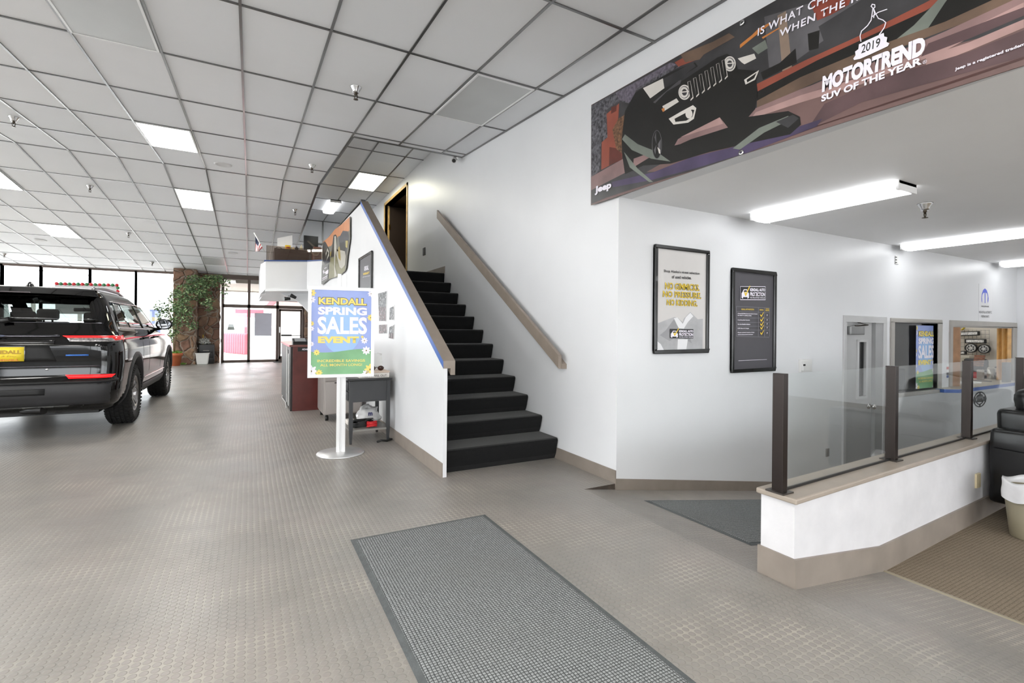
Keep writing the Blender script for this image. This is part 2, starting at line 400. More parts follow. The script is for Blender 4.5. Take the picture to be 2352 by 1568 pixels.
# header over the front glazing
b = MB(); b.box(XLW, XW+.2, YEND, YEND+.3, 3.2, 4.6); b.box(1.95, 4, YEND, YEND+.3, 0, 3.3); struct(b.build('wall_front', mat('fascia_grey', '9a9a98', .7)))

# half wall beside the stair, outline in the plane of its outer face
XH0, XH1 = 1.50, 1.535
RK = .607
def railz(y): return 1.03+RK*(y-4.05)
YT = 7.72
b = MB()
prof = [(4.04, 0), (4.04, 1.02), (YT, railz(YT)-.03), (12.45, 3.27), (12.45, 2.1), (15.2, 2.1), (15.2, 0)]
b.prism([(XH0, y, z) for y, z in prof], (XH1-XH0, 0, 0)); struct(b.build('wall_stair_side', WHITE))
# mezzanine floor and balcony
b = MB(); b.box(XH1, XW, 7.45, YP1+.3, 2.0, 2.2); struct(b.build('floor_landing', BLKCARPET))
b = MB(); b.box(XH1, XW, 14.98, 15.2, 0, 3.68); struct(b.build('wall_mezzanine_end', WHITE))
bx0 = .27; bfy = 12.4
b = MB()
b.prism([(.31, bfy, 2.165), (.31, bfy, 2.80), (1.18, bfy, 2.86), (1.18, bfy, 2.20)], (0, .12, 0))
b.prism([(1.18, bfy, 2.20), (1.18, bfy, 2.86), (XH0, bfy-.35, 2.86), (XH0, bfy-.35, 2.18)], (0, .12, 0))
b.hexa([(.22, 12.75, 2.08), (.31, bfy, 2.165), (.31, bfy+.1, 2.165), (.3, 12.8, 2.08), (.22, 12.75, 2.76), (.31, bfy, 2.80), (.31, bfy+.1, 2.80), (.3, 12.8, 2.76)])
b.box(.22, .32, 12.75, 15.2, 2.08, 2.78)
b.hexa([(.31, bfy, 2.12), (XH0, bfy-.3, 2.16), (XH0, 15.2, 2.05), (.22, 15.2, 2.02), (.31, bfy, 2.17), (XH0, bfy-.3, 2.2), (XH0, 15.2, 2.2), (.22, 15.2, 2.17)])
struct(b.build('wall_balcony', WHITE))
b = MB()   # curved bracket under the balcony, running out from the stair wall
pts = [(XH0, 2.17), (.55, 2.17), (.75, 2.05), (.95, 1.98), (1.1, 1.85), (1.25, 1.68), (XH0, 1.5)]
b.prism([(x, 12.7, z) for x, z in pts], (0, .12, 0)); struct(b.build('trim_balcony_bracket', WHITE))
b = MB(); b.prism([(.28, bfy-.02, 2.80), (.28, bfy-.02, 2.825), (1.18, bfy-.02, 2.885), (1.18, bfy-.02, 2.86)], (0, .16, 0)); b.prism([(1.18, bfy-.02, 2.86), (1.18, bfy-.02, 2.885), (XH0, bfy-.37, 2.885), (XH0, bfy-.37, 2.86)], (0, .16, 0))
BLUE = mat('blue_edge_tape', '3d63b0', .4, var=.05); NAVY = mat('navy_edge', '2c4a86', .4)
struct(b.build('trim_balcony_cap', NAVY))
# baseboards
b = MB(); BH = .125
b.prism([(XH0, 4.04, 0), (XH0-.012, 4.04, 0), (XH0-.010, 4.04, BH), (XH0, 4.04, BH)], (0, 11, 0)); struct(b.build('baseboard_stair_side', BASE))
b = MB(); b.prism([(XW, YW, -.06), (XW-.012, YW, -.06), (XW-.010, YW, .11), (XW, YW, .11)], (0, .97, 0)); 
b.prism([(XW, 7.42, 2.2), (XW-.012, 7.42, 2.2), (XW-.010, 7.42, 2.31), (XW, 7.42, 2.31)], (0, 2.2, 0)); struct(b.build('baseboard_right', BASE))
b = MB(); b.hexa([(XW-.012, YW-.012, rampz(XW)-.02), (XL2, YW-.012, ZL-.02), (XL2, YW, ZL-.02), (XW-.012, YW, rampz(XW)-.02), (XW-.012, YW-.010, rampz(XW)+.095), (XL2, YW-.010, ZL+.095), (XL2, YW, ZL+.095), (XW-.012, YW, rampz(XW)+.095)])
b.box(XL2, 6.2, YW-.012, YW, ZL, ZL+.095); struct(b.build('baseboard_service', BASE))

# ------------------------------------------------------------------ low partition with wooden cap
def py(x): return 1.505+.049*(x-2.466)
PXA, PXB = 2.46, 9.0; ZLG = .455; PT = .185
def strip(b, x0, x1, ya, yb, z0a, z1a, z0b, z1b, mi=0):
    b.hexa([(x0, py(x0)+ya, z0a), (x1, py(x1)+ya, z0b), (x1, py(x1)+yb, z0b), (x0, py(x0)+yb, z0a), (x0, py(x0)+ya, z1a), (x1, py(x1)+ya, z1b), (x1, py(x1)+yb, z1b), (x0, py(x0)+yb, z1a)], mi)
b = MB(); strip(b, PXA, PXB, 0, PT, -.6, ZLG-.03, -.8, ZLG-.03); struct(b.build('wall_partition', mat('scuffed_white_paint', 'd6d5d7', .45, var=.04, vs=6, bump=.15, bs=25)))
b = MB(); strip(b, PXA-.02, PXB, -.02, PT+.02, ZLG-.03, ZLG, ZLG-.03, ZLG); struct(b.build('trim_2', mat('taupe_laminate_cap', '9f9488', .35, var=.05, vs=7), bevel=.008))
b = MB(); zb = .165
strip(b, PXA-.012, XC-.05, -.014, PT+.012, -.7, .145, -.7, ZC+zb-.005); strip(b, XC-.05, PXB, -.014, PT+.012, -.7, ZC+zb-.005, -.7, ZC+zb-.02)
struct(b.build('baseboard_partition', BASE))

# ------------------------------------------------------------------ front glazing
GLZ = glass('window_glass', (.97, .98, .98), .8)
mull = [ony(px, 700, YEND).x for px in (-160, -20, 92, 205, 311, 401)]
mull = [XLW, -11.9, -10.5, -9.1, -7.9, -6.75] + mull[2:]
zt = 3.19
for i, (a, c) in enumerate(zip(mull[:-1], mull[1:])):
    r = bpy.data.objects.new('window_%d' % (i+1), None); COL.objects.link(r); r.location = (a, YEND, 0); struct(r)
    f = MB(); f.box(a-.03, a+.03, YEND, YEND+.12, .1, zt); f.box(c-.03, c+.03, YEND, YEND+.12, .1, zt); f.box(a, c, YEND, YEND+.12, .1, .2); f.box(a, c, YEND, YEND+.12, zt-.05, zt+.01); f.box(a, c, YEND-.05, YEND+.15, 0, .1)
    f.build('window_frame', DBRONZE, r); f = MB(); f.box(a+.03, c-.03, YEND+.05, YEND+.06, .2, zt-.05); f.build('window_pane', GLZ, r)
# storefront: sidelight, fixed panel and door with transoms
xs = [ony(px, 750, YEND).x for px in (511, 571.5, 637, 697)]
ztr = ony(600, 704, YEND).z; ztp = ony(540, 640, YEND).z
r = bpy.data.objects.new('window_20', None); COL.objects.link(r); r.location = (xs[0], YEND, 0); struct(r)
f = MB()
for x in xs: f.box(x-.045, x+.045, YEND-.02, YEND+.12, 0, ztp)
f.box(xs[0], xs[3], YEND-.02, YEND+.12, ztr-.06, ztr+.06); f.box(xs[0], xs[3], YEND-.02, YEND+.12, 0, .08); f.box(xs[0]-.05, xs[3]+.05, YEND-.03, YEND+.12, ztp-.02, ztp+.16)
f.build('window_frame', DBRONZE, r)
for i in range(3):
    for lo, hi in ((.08, ztr-.06), (ztr+.06, ztp)):
        if i == 2 and lo < 1: continue
        f = MB(); f.box(xs[i]+.045, xs[i+1]-.045, YEND+.05, YEND+.06, lo, hi); f.build('window_pane', GLZ, r)
d = bpy.data.objects.new('door_1', None); COL.objects.link(d); d.location = (xs[2], YEND, 0); struct(d)
x0, x1 = xs[2]+.05, xs[3]-.05; z0, z1 = .01, ztr-.07
f = MB(); f.box(x0, x0+.07, YEND, YEND+.05, z0, z1); f.box(x1-.07, x1, YEND, YEND+.05, z0, z1); f.box(x0, x1, YEND, YEND+.05, z0, .2); f.box(x0, x1, YEND, YEND+.05, z1-.08, z1); f.build('door_frame', DBRONZE, d)
f = MB(); f.box(x0+.07, x1-.07, YEND+.02, YEND+.03, .2, z1-.08); f.build('door_pane', GLZ, d)
f = MB(); f.box(x0+.08, x0+.45, YEND-.07, YEND-.02, .97, 1.03); f.box(x0+.45, x1-.03, YEND-.05, YEND-.03, .985, 1.005); f.box(x0+.03, x0+.05, YEND-.05, YEND, .97, 1.03); f.build('push_bar', BLACKM, d)
f = MB(); f.box(x0+.01, x0+.05, YEND-.04, YEND, 1.1, 1.32); f.build('door_handle', mat('chrome', 'd8d8d8', .15, metal=1, var=0), d)

# ------------------------------------------------------------------ stone pillars
def stone_mat():
    m, t = custom('rust_brown_field_stone'); v = t.coord()
    wv = t.new('ShaderNodeVectorMath', operation='ADD'); t.link(v, wv.inputs[0])
    nz = t.new('ShaderNodeTexNoise', i_Scale=3.); t.link(v, nz.inputs['Vector']); sc_ = t.new('ShaderNodeVectorMath', operation='SCALE'); t.link(nz.outputs['Color'], sc_.inputs[0]); sc_.inputs['Scale'].default_value = .25; t.link(sc_.outputs[0], wv.inputs[1])
    e = t.new('ShaderNodeTexVoronoi', feature='DISTANCE_TO_EDGE', i_Scale=3.2); t.link(wv.outputs[0], e.inputs['Vector'])
    c = t.new('ShaderNodeTexVoronoi', i_Scale=3.2); t.link(wv.outputs[0], c.inputs['Vector'])
    sp = t.new('ShaderNodeSeparateColor'); t.link(c.outputs['Color'], sp.inputs[0])
    col = t.ramp(sp.outputs[0], [(0, '6a4e42'), (.2, '98705c'), (.4, 'a5886e'), (.6, '80604f'), (.8, 'b08a6a'), (1, 'b89a78')])
    col = t.mix(t.noise(v, 9, 5), col, '6a5248')
    col = t.mix(t.ramp(e.outputs[0], [(.02, (1, 1, 1)), (.06, (0, 0, 0))]), col, '9a8f82')
    t.link(col, t.b.inputs['Base Color']); t.b.inputs['Roughness'].default_value = .85
    t.bump(t.math('ADD', t.ramp(e.outputs[0], [(0, (0, 0, 0)), (.15, (1, 1, 1))]), t.math('MULTIPLY', t.noise(v, 12, 4), .4)), 1, .05); return m
STONE = stone_mat()
def pillar(name, x0, x1, y0, y1, h):
    b = MB()
    def rough(p):
        q = Vector((p[0]*3.2, p[1]*3.2, p[2]*3.2)); d = noise.voronoi(q)[0]; return (d[1]-d[0])*.05
    def face(a, bb, n):
        a, bb, n = Vector(a), Vector(bb), Vector(n)
        b.grid(lambda u, v: (lambda p: p+n*(min(.05, rough(p)) if .001 < u < .999 else 0))(a.lerp(bb, u)+Vector((0, 0, v*h))), 24, 70)
    face((x0, y0, 0), (x1, y0, 0), (0, -1, 0)); face((x1, y0, 0), (x1, y1, 0), (1, 0, 0)); face((x0, y1, 0), (x0, y0, 0), (-1, 0, 0)); face((x1, y1, 0), (x0, y1, 0), (0, 1, 0))
    b.poly([(x0, y0, h), (x1, y0, h), (x1, y1, h), (x0, y1, h)])
    return b.build(name, STONE)
pillar('stone_pillar', -2.28, -1.63, 19.95, 20.7, 3.27)['kind'] = 'structure'
pillar('stone_pillar', -1.62, -.97, 20.62, 21.0, 3.2)['kind'] = 'structure'
pillar('stone_pillar', 1.9, 2.5, 20.5, 21.0, 3.2)['kind'] = 'structure'

# ------------------------------------------------------------------ staircase
b = MB(); N = 12; NY = lambda k: 4.11+.3005*k; NZ = lambda k: .215+.1805*k
pts = []
for k in range(N):
    y, z = NY(k), NZ(k); zb = 0 if k == 0 else NZ(k-1)
    pts += [(y+.055, zb), (y+.03, zb+.05), (y+.005, z-.05), (y-.003, z-.025), (y+.004, z-.008), (y+.022, z)]
pts += [(7.8, NZ(11)), (7.8, 1.9), (7.2, 1.9), (4.6, 0)]
n = len(pts)
# steps run between the half wall and the right wall; the white gap at the sides stays as in the photo
b.prism([(XH1, y, z) for y, z in pts], (XW-.012-XH1, 0, 0))
tag(b.build('staircase', BLKCARPET), 'black carpeted straight staircase climbing between the white walls', 'stairs')
# ------------------------------------------------------------------ ceiling lights, seen ones and added unseen ones
LENS = mat('lit_prismatic_lens', 'ffffff', .5, var=0, emit=PANEL_E, ecol='fffdf8')
LENSW = mat('lit_warm_lens', 'ffffff', .5, var=0, emit=PANEL_E*.5, ecol='fffbe0')
LENSOFF = mat('unlit_prismatic_lens', 'c6c8c8', .35, var=.02)
ENAM = mat('white_enamel', 'f0f0f0', .35, var=0)
TUBEM = mat('lit_wraparound_lens', 'ffffff', .4, var=0, emit=TUBE_E, ecol='fbfdff')
def troffer(x0, y0, label, lens, zf=cz, wx=TW, wy=TL, group=None):
    x1, y1 = x0+wx, y0+wy; r = thing('ceiling_light', label, 'ceiling light', ((x0+x1)/2, (y0+y1)/2, zf((y0+y1)/2)), group)
    def slab(b, xa, xb, ya, yb, lo, hi): b.hexa([(xa, ya, zf(ya)-lo), (xb, ya, zf(ya)-lo), (xb, yb, zf(yb)-lo), (xa, yb, zf(yb)-lo), (xa, ya, zf(ya)-hi), (xb, ya, zf(ya)-hi), (xb, yb, zf(yb)-hi), (xa, yb, zf(yb)-hi)])
    b = MB(); t = .018
    slab(b, x0+.012, x1-.012, y0+.012, y0+t+.012, .020, .001); slab(b, x0+.012, x1-.012, y1-t-.012, y1-.012, .020, .001); slab(b, x0+.012, x0+t+.012, y0+t, y1-t, .020, .001); slab(b, x1-t-.012, x1-.012, y0+t, y1-t, .020, .001)
    b.build('frame', ENAM, r)
    b = MB(); slab(b, x0+.03, x1-.03, y0+.03, y1-.03, .016, .004); b.build('diffuser', lens, r)
def cell(i, j): return TX+i*TW, TY+j*TL
for (i, j, lb, ln) in [(-2, 3, 'lit square-looking ceiling panel nearest the viewer on the left half of the ceiling', LENS), (-2, 6, 'lit ceiling panel just beyond the ceiling ridge, above the plant', LENS),
        (-7, 9, 'lit ceiling panel far left above the black car', LENS), (-7, 6, 'lit ceiling panel cut by the left edge of the photo', LENS),
        (-2, 0, 'unlit framed ceiling panel at the upper left', LENSOFF), (3, 0, 'unlit framed ceiling panel near the stair wall', LENSOFF), (-2, 11, 'dim unlit ceiling panel near the front windows', LENSOFF)]:
    troffer(*cell(i, j), lb, ln)
for (i, j) in [(-7, 3), (-7, 0), (-12, 0), (-12, 3), (-12, 6), (-12, 9), (-2, -3), (0, -4), (-7, -3), (-7, -6), (-2, -6), (3, -6), (-16, 3), (-16, 9)]:  # lit panels added out of view to light the showroom
    troffer(*cell(i, j), 'added unseen lit ceiling panel brightening the showroom', LENS, group='ceiling panels outside the photo')
troffer(1.845, 9.83, 'warm lit ceiling panel above the stair landing beside the door', LENSW, lambda y: ZP, .585)
def wrap(x0, x1, y0, y1, zc, label, h=.075):
    r = thing('ceiling_light', label, 'ceiling light', ((x0+x1)/2, (y0+y1)/2, zc))
    b = MB(); b.box(x0+.01, x1-.01, y0, y0+.02, zc-h*.9, zc); b.box(x0+.01, x1-.01, y1-.02, y1, zc-h*.9, zc); b.box(x0+.02, x1-.02, y0, y1, zc-.02, zc); b.build('housing', ENAM, r)
    b = MB(); w_ = (x1-x0)/2; xc = (x0+x1)/2
    prof = [(xc-w_, zc-.012), (xc-w_, zc-h*.45), (xc-w_*.8, zc-h*.85), (xc-w_*.4, zc-h), (xc+w_*.4, zc-h), (xc+w_*.8, zc-h*.85), (xc+w_, zc-h*.45), (xc+w_, zc-.012)]
    b.prism([(x, y0+.02, z) for x, z in prof], (0, y1-y0-.04, 0)); b.build('diffuser', TUBEM, r)
wrap(4.22, 4.52, 1.83, 3.05, ZT, 'wraparound fluorescent fixture under the banner, nearest of the three in the lounge')
wrap(7.3, 7.6, 1.93, 3.14, ZT, 'wraparound fluorescent fixture, middle of the three in the lounge')
wrap(10.4, 10.7, 1.93, 3.14, ZT, 'wraparound fluorescent fixture above the parts counter, farthest of the three')
wrap(1.66, 1.94, 12.3, 13.6, ZP, 'wraparound fluorescent fixture glowing over the mezzanine')
for (x, y) in [(4.3, -2), (7.4, -2)]:  # unseen fixtures added to brighten the lounge
    wrap(x, x+.3, y, y+1.2, ZT, 'wraparound fluorescent fixture behind the viewer at x%d' % x)
for o in COL.objects:
    if o.get('label', '').startswith('wraparound fluorescent fixture behind'): o['label'] = 'added unseen fluorescent fixture brightening the lounge'; o['group'] = 'added unseen lounge fixtures'

# sprinkler heads
CHROME = mat('polished_chrome', 'd0d0d0', .18, metal=1, var=0)
BRASSD = mat('dark_brass', '4a4238', .35, metal=.8, var=0)
def sprinkler(label, loc):
    r = thing('fire_sprinkler', label, 'sprinkler', (0, 0, 0))
    b = MB(); b.lathe([(.001, 0), (.058, 0), (.055, -.008), (.032, -.05), (.03, -.06), (.001, -.06)], n=20); b.build('escutcheon', CHROME, r)
    b = MB(); b.lathe([(.001, -.05), (.014, -.05), (.014, -.075), (.008, -.08), (.006, -.095), (.001, -.095)], n=12)
    b.tube([(.012, 0, -.075), (.017, 0, -.1), (.004, 0, -.125)], .004, 6); b.tube([(-.012, 0, -.075), (-.017, 0, -.1), (-.004, 0, -.125)], .004, 6)
    b.lathe([(.001, -.122), (.022, -.124), (.024, -.128), (.001, -.13)], n=12); b.build('head', BRASSD, r)
    r.location = loc; return r
SPR = sprinkler('pendant sprinkler nearest the viewer, in the ceiling tiles left of the stair wall', (.92, 5.06, cz(5.06)))
for x, y, lb in [(-2.71, 8.63, 'pendant sprinkler near the left edge, above the black car'), (.89, 8.69, 'pendant sprinkler above the top of the stair wall'), (-2.70, 12.01, 'pendant sprinkler left of the two far lit panels'),
                 (.886, 12.03, 'pendant sprinkler above the white balcony'), (-2.72, 15.51, 'pendant sprinkler in the left ceiling, between the lit panel and the windows'), (-2.75, 19.15, 'pendant sprinkler close to the front windows left of the stone pillar'),
                 (-6.2, 19.2, 'pendant sprinkler at the far left close to the front windows')]:
    clone(SPR, (x-.92, y-5.06, cz(y)-cz(5.06)), lb)
clone(SPR, (5.2-.92, 2.05-5.06, ZT-cz(5.06)), 'pendant sprinkler at the end of the lounge light fixture')
def disc(x, y, label):
    b = MB(); z = cz(y); b.lathe([(.001, 0), (.13, 0), (.135, -.006), (.12, -.015), (.10, -.017), (.09, -.010), (.001, -.010)], (x, y, z), n=28)
    tag(b.build('ceiling_speaker', mat('speaker_grille_white', 'dedede', .6)), label, 'ceiling speaker')
disc(-.42, 9.67, 'round white ceiling speaker just before the ceiling ridge'); disc(-4.84, 17.1, 'round white ceiling speaker above the black car'); disc(-.46, 17.0, 'round white ceiling speaker above the glass entrance')

# ------------------------------------------------------------------ handrails
RAIL = mat('taupe_painted_wood_rail', '8d8176', .4, var=.06, vs=6)
r = thing('handrail', 'long taupe wooden handrail fixed to the right stair wall', 'handrail', (2.7, 4.0, 1.0))
y0, y1 = 3.98, 7.57
def rz(y): return 1.055+RK*(y-3.98)
b = MB()
b.hexa([(2.665, y0, rz(y0)-.135), (2.70, y0, rz(y0)-.135), (2.70, y1, rz(y1)-.135), (2.665, y1, rz(y1)-.135), (2.665, y0, rz(y0)), (2.70, y0, rz(y0)), (2.70, y1, rz(y1)), (2.665, y1, rz(y1))])
b.build('rail', RAIL, r, bevel=.004)
b = MB(); b.hexa([(2.70, y0, rz(y0)-.135), (XW, y0, rz(y0)-.135), (XW, y1, rz(y1)-.135), (2.70, y1, rz(y1)-.135), (2.70, y0, rz(y0)-.09), (XW, y0, rz(y0)-.09), (XW, y1, rz(y1)-.09), (2.70, y1, rz(y1)-.09)]); b.build('wall_bracket', RAIL, r)
r = thing('handrail', 'taupe wooden cap rail with a blue taped edge on the sloping stair side wall', 'handrail', (1.55, 4.04, 1.0))
b = MB(); sec = [(XH0-.006, 0), (1.605, 0), (1.605, -.125), (1.562, -.125), (1.562, -.066), (XH0-.006, -.066)]
ya, yb = 4.035, YT+.02; n = 6
A = [(x, ya, railz(ya)+z) for x, z in sec]; B = [(x, yb, railz(yb)+z) for x, z in sec]
b.add(A+B, [list(range(n))[::-1], list(range(n, 2*n))]+[(i, (i+1) % n, n+(i+1) % n, n+i) for i in range(n)]); b.build('cap', RAIL, r)
b = MB(); xx = XH0-.008; b.hexa([(xx, ya-.001, railz(ya)-.064), (xx+.002, ya-.001, railz(ya)-.064), (xx+.002, yb, railz(yb)-.064), (xx, yb, railz(yb)-.064), (xx, ya-.001, railz(ya)-.004), (xx+.002, ya-.001, railz(ya)-.004), (xx+.002, yb, railz(yb)-.004), (xx, yb, railz(yb)-.004)])
b.build('edge_tape', BLUE, r)['label'] = 'blue edge tape'
# flat cap on the level part of the stair side wall
b = MB(); b.hexa([(XH0-.006, YT, 3.265), (1.56, YT, 3.265), (1.56, 12.45, 3.255), (XH0-.006, 12.45, 3.255), (XH0-.006, YT, 3.285), (1.56, YT, 3.285), (1.56, 12.45, 3.275), (XH0-.006, 12.45, 3.275)])
struct(b.build('trim_3', mat('dark_cap_edge', '4a4a4c', .4)))

# upstairs door (oak frame, leaf open inwards)
d = bpy.data.objects.new('door_2', None); COL.objects.link(d); d.location = (XW, DY0, 2.2); struct(d)
b = MB(); c = .06
b.box(XW-.015, XW+WT, DY0-c, DY0, 2.2, DZ+c); b.box(XW-.015, XW+WT, DY1, DY1+c, 2.2, DZ+c); b.box(XW-.015, XW+WT, DY0-c, DY1+c, DZ, DZ+c)
b.box(XW+.06, XW+.10, DY1-.02, DY1, 2.2, DZ); b.build('door_frame', OAK, d)
b = MB(); b.box(XW+.10, XW+1.0, DY1-.05, DY1-.005, 2.21, DZ-.02); b.build('door_leaf', mat('dark_door_leaf', '2c2018', .5), d)
b = MB(); b.box(XW+.085, XW+.115, DY1-.058, DY1-.02, 3.6, 3.72); b.build('hinge', mat('brass', '8a6a30', .3, metal=1, var=0), d)
def plate(name, P0, P1, n, t, mt, label, cat, parent=None):
    """small rectangular plate between two opposite corners, n = outward normal"""
    b = MB(); a, c = Vector(P0), Vector(P1); nn = Vector(n)*t
    lo = Vector((min(a.x, c.x, a.x+nn.x), min(a.y, c.y, a.y+nn.y), min(a.z, c.z))); hi = Vector((max(a.x, c.x, a.x+nn.x), max(a.y, c.y, a.y+nn.y), max(a.z, c.z)))
    b.bbox(lo.x, hi.x, lo.y, hi.y, lo.z, hi.z, .002); o = b.build(name, mt, parent)
    if label: tag(o, label, cat)
    return o
plate('light_switch', onx(972, 570, XW), onx(977, 585, XW), (-1, 0, 0), .01, BLACKM, 'small black switch plate on the wall above the top step', 'switch')
# bullet camera under the ceiling
r = thing('security_camera', 'small white bullet camera under the ceiling on the stair wall', 'camera', onx(1052, 364, XW-.02))
c0 = onx(1052, 365, XW); c1 = onx(1050, 368, XW-.06); c2 = onx(1044, 366, XW-.1); c3 = onx(1040, 374, XW-.22)
b = MB(); b.cyl(c0, c0+Vector((-.012, 0, 0)), .03); b.tube([c0, c0+Vector((-.04, 0, -.02)), c2], .008); b.build('mount', ENAM, r)
dv = (c3-c2).normalized(); b = MB(); b.cyl(c2-dv*.03, c2+dv*.11, .032, .036, 16); b.build('body', mat('light_grey_plastic', 'c0c0c0', .4, var=0), r)
b = MB(); b.cyl(c2+dv*.11, c2+dv*.118, .028, .026, 16); b.build('lens', BLACKM, r)

# ------------------------------------------------------------------ entrance mats
def floormat(label, poly2, zf, n=1):
    """poly2: outline (x,y) going round"""
    r = thing('entrance_mat', label, 'mat', (poly2[0][0], poly2[0][1], zf(poly2[0][0])))
    cx = sum(p[0] for p in poly2)/len(poly2); cy = sum(p[1] for p in poly2)/len(poly2)
    def inset(d):
        out = []; N = len(poly2)
        for i in range(N):
            a, b_, c = (Vector(poly2[k % N]).to_2d() if False else Vector((poly2[k % N][0], poly2[k % N][1])) for k in (i-1, i, i+1))
            e1 = (b_-a).normalized(); e2 = (c-b_).normalized(); n1 = Vector((-e1.y, e1.x)); n2 = Vector((-e2.y, e2.x))
            if n1.dot(Vector((cx, cy))-b_) < 0: n1 = -n1
            if n2.dot(Vector((cx, cy))-b_) < 0: n2 = -n2
            out.append(b_+(n1+n2)/(1+n1.dot(n2))*d)
        return out
    A = [(x, y, zf(x)+.001) for x, y in poly2]; B = [(p.x, p.y, zf(p.x)+.006) for p in inset(.034)]; N = len(A)
    b = MB(); b.add(A+B, [(i, (i+1) % N, N+(i+1) % N, N+i) for i in range(N)]); b.poly(A[::-1])
    b.build('rubber_edge', mat('charcoal_rubber', '55595a', .7, var=.1, vs=20, bump=.3, bs=90), r, fix=False)
    b = MB(); b.poly([(p.x, p.y, zf(p.x)+.0065) for p in inset(.03)]); C = [(p.x, p.y, zf(p.x)+.009) for p in inset(.04)]
    b.add([(p.x, p.y, zf(p.x)+.005) for p in inset(.032)]+C, [(i, (i+1) % N, N+(i+1) % N, N+i) for i in range(N)]); b.poly(C); b.build('carpet_pile', MATW, r, fix=False)
floormat('large dark grey entrance mat lying in the foreground', [(.556, 3.1), (1.467, 3.1), (1.467, .25), (.556, .25)], lambda x: 0)
rn = Vector((-RS, 0, 1)); q = [onp(px, py, (XR, 0, 0), rn) for px, py in ((1478, 1149), (1725, 1253))]
xe = 4.3
floormat('dark grey mat on the ramp behind the low partition', [(q[0].x, q[0].y), (xe, q[0].y), (xe, q[1].y), (q[1].x, q[1].y)], rampz)

# ------------------------------------------------------------------ glass screen on the partition
POST = mat('dark_bronze_post', '2c2421', .3, metal=.5, var=.03)
PGL = glass('clear_screen_glass', (.97, .985, .98), 1.0)
r = thing('glass_screen', 'clear glass screen with dark bronze posts on the low partition', 'glass screen', (2.5, 1.6, ZLG))
xs4 = [ony(px, 950, 1.60).x for px in (1791.5,)]
def onpart(px, pyy, dy=.095):  # point of the vertical plane through the middle of the cap
    return onp(px, pyy, (2.466, 1.505+dy, 0), (-.049, 1, 0))
pts = [onpart(1791.5, 990), onpart(2048, 950), onpart(2221.5, 920), onpart(2343, 850)]; zt_ = onpart(2048, 840).z
px_ = [p.x for p in pts]+[pts[-1].x+1.6]
for x in px_:
    y = py(x)+.095; b = MB(); b.box(x-.022, x+.022, y-.03, y+.03, ZLG, zt_); p_ = b.build('post', POST, r, bevel=.003)
    b = MB(); b.box(x-.045, x+.045, y-.05, y+.05, ZLG, ZLG+.008); b.build('base_plate', mat('dark_steel', '55504c', .35, metal=.8), r)
for a, c in zip(px_[:-1], px_[1:]):
    b = MB(); ya, yb = py(a)+.095, py(c)+.095
    b.hexa([(a+.02, ya-.003, ZLG+.012), (c-.02, yb-.003, ZLG+.012), (c-.02, yb+.003, ZLG+.012), (a+.02, ya+.003, ZLG+.012), (a+.02, ya-.003, zt_-.004), (c-.02, yb-.003, zt_-.004), (c-.02, yb+.003, zt_-.004), (a+.02, ya+.003, zt_-.004)])
    b.build('glass_pane', PGL, r)
    b = MB(); b.hexa([(a+.02, ya-.005, ZLG), (c-.02, yb-.005, ZLG), (c-.02, yb+.005, ZLG), (a+.02, ya+.005, ZLG), (a+.02, ya-.005, ZLG+.013), (c-.02, yb-.005, ZLG+.013), (c-.02, yb+.005, ZLG+.013), (a+.02, ya+.005, ZLG+.013)]); b.build('glazing_channel', BLACKM, r)
o = plate('power_outlet', onp(2239, 1088, (2.466, 1.505, 0), (-.049, 1, 0)), onp(2247, 1117, (2.466, 1.505, 0), (-.049, 1, 0))+Vector((0, 0, 0)), (0, -1, 0), .012, mat('almond_plastic', 'cfc2a0', .4), 'almond outlet plate on the low partition beside the sofa', 'outlet')

# ------------------------------------------------------------------ service wall things
GRY = mat('grey_door_paint', 'b2b2b2', .4, var=.03); CAS = mat('taupe_grey_casing', 'a8a49e', .45)
y = YW
d = bpy.data.objects.new('door_3', None); COL.objects.link(d); d.location = (6.25, y, ZL); struct(d)
b = MB(); b.frame(6.19, 7.17, ZL, 1.51, (.06, .08, 0, .08), y-.02, y+.1, False); b.build('door_frame', mat('light_grey_frame', 'bfbfbf', .4), d, bevel=.006)
b = MB()
wa, wb, wz0, wz1 = 6.58, 6.76, .52, 1.19
b.box(6.25, wa, y+.03, y+.075, ZL, 1.43); b.box(wb, 6.90, y+.03, y+.075, ZL, 1.43); b.box(wa, wb, y+.03, y+.075, ZL, wz0); b.box(wa, wb, y+.03, y+.075, wz1, 1.43); b.build('door_leaf', GRY, d)
b = MB(); b.box(6.915, 7.10, y-.008, y+.12, ZL, 1.43); b.build('side_jamb', mat('mid_grey_frame', '9c9c9c', .4), d)
b = MB(); t = .03; b.box(wa-t, wa+.01, y+.015, y+.03, wz0-t, wz1+t); b.box(wb-.01, wb+t, y+.015, y+.03, wz0-t, wz1+t); b.box(wa, wb, y+.015, y+.03, wz1, wz1+t); b.box(wa, wb, y+.015, y+.03, wz0-t, wz0); b.build('vision_frame', mat('light_grey_frame'), d)
b = MB(); b.box(wa, wb, y+.05, y+.055, wz0, wz1); b.build('vision_pane', mat('dark_door_glass', '1b1c1d', .1, var=0), d)
b = MB(); b.bbox(6.27, 6.58, y-.05, y+.03, 1.28, 1.38, .01); b.build('door_closer', mat('grey_metal', '8e8e8e', .35, metal=.5), d)
b = MB(); b.tube([(6.4, y-.03, 1.385), (6.62, y-.06, 1.40), (6.5, y-.01, 1.43)], .009); b.build('closer_arm', mat('dark_steel'), d)
b = MB(); kx, kz = 6.84, .385; b.lathe([(.001, 0), (.035, 0), (.035, -.008), (.012, -.012), (.012, -.04), (.03, -.05), (.033, -.065), (.02, -.08), (.001, -.082)], (kx, y+.03, kz), 'y'); b.build('door_knob', CHROME, d)
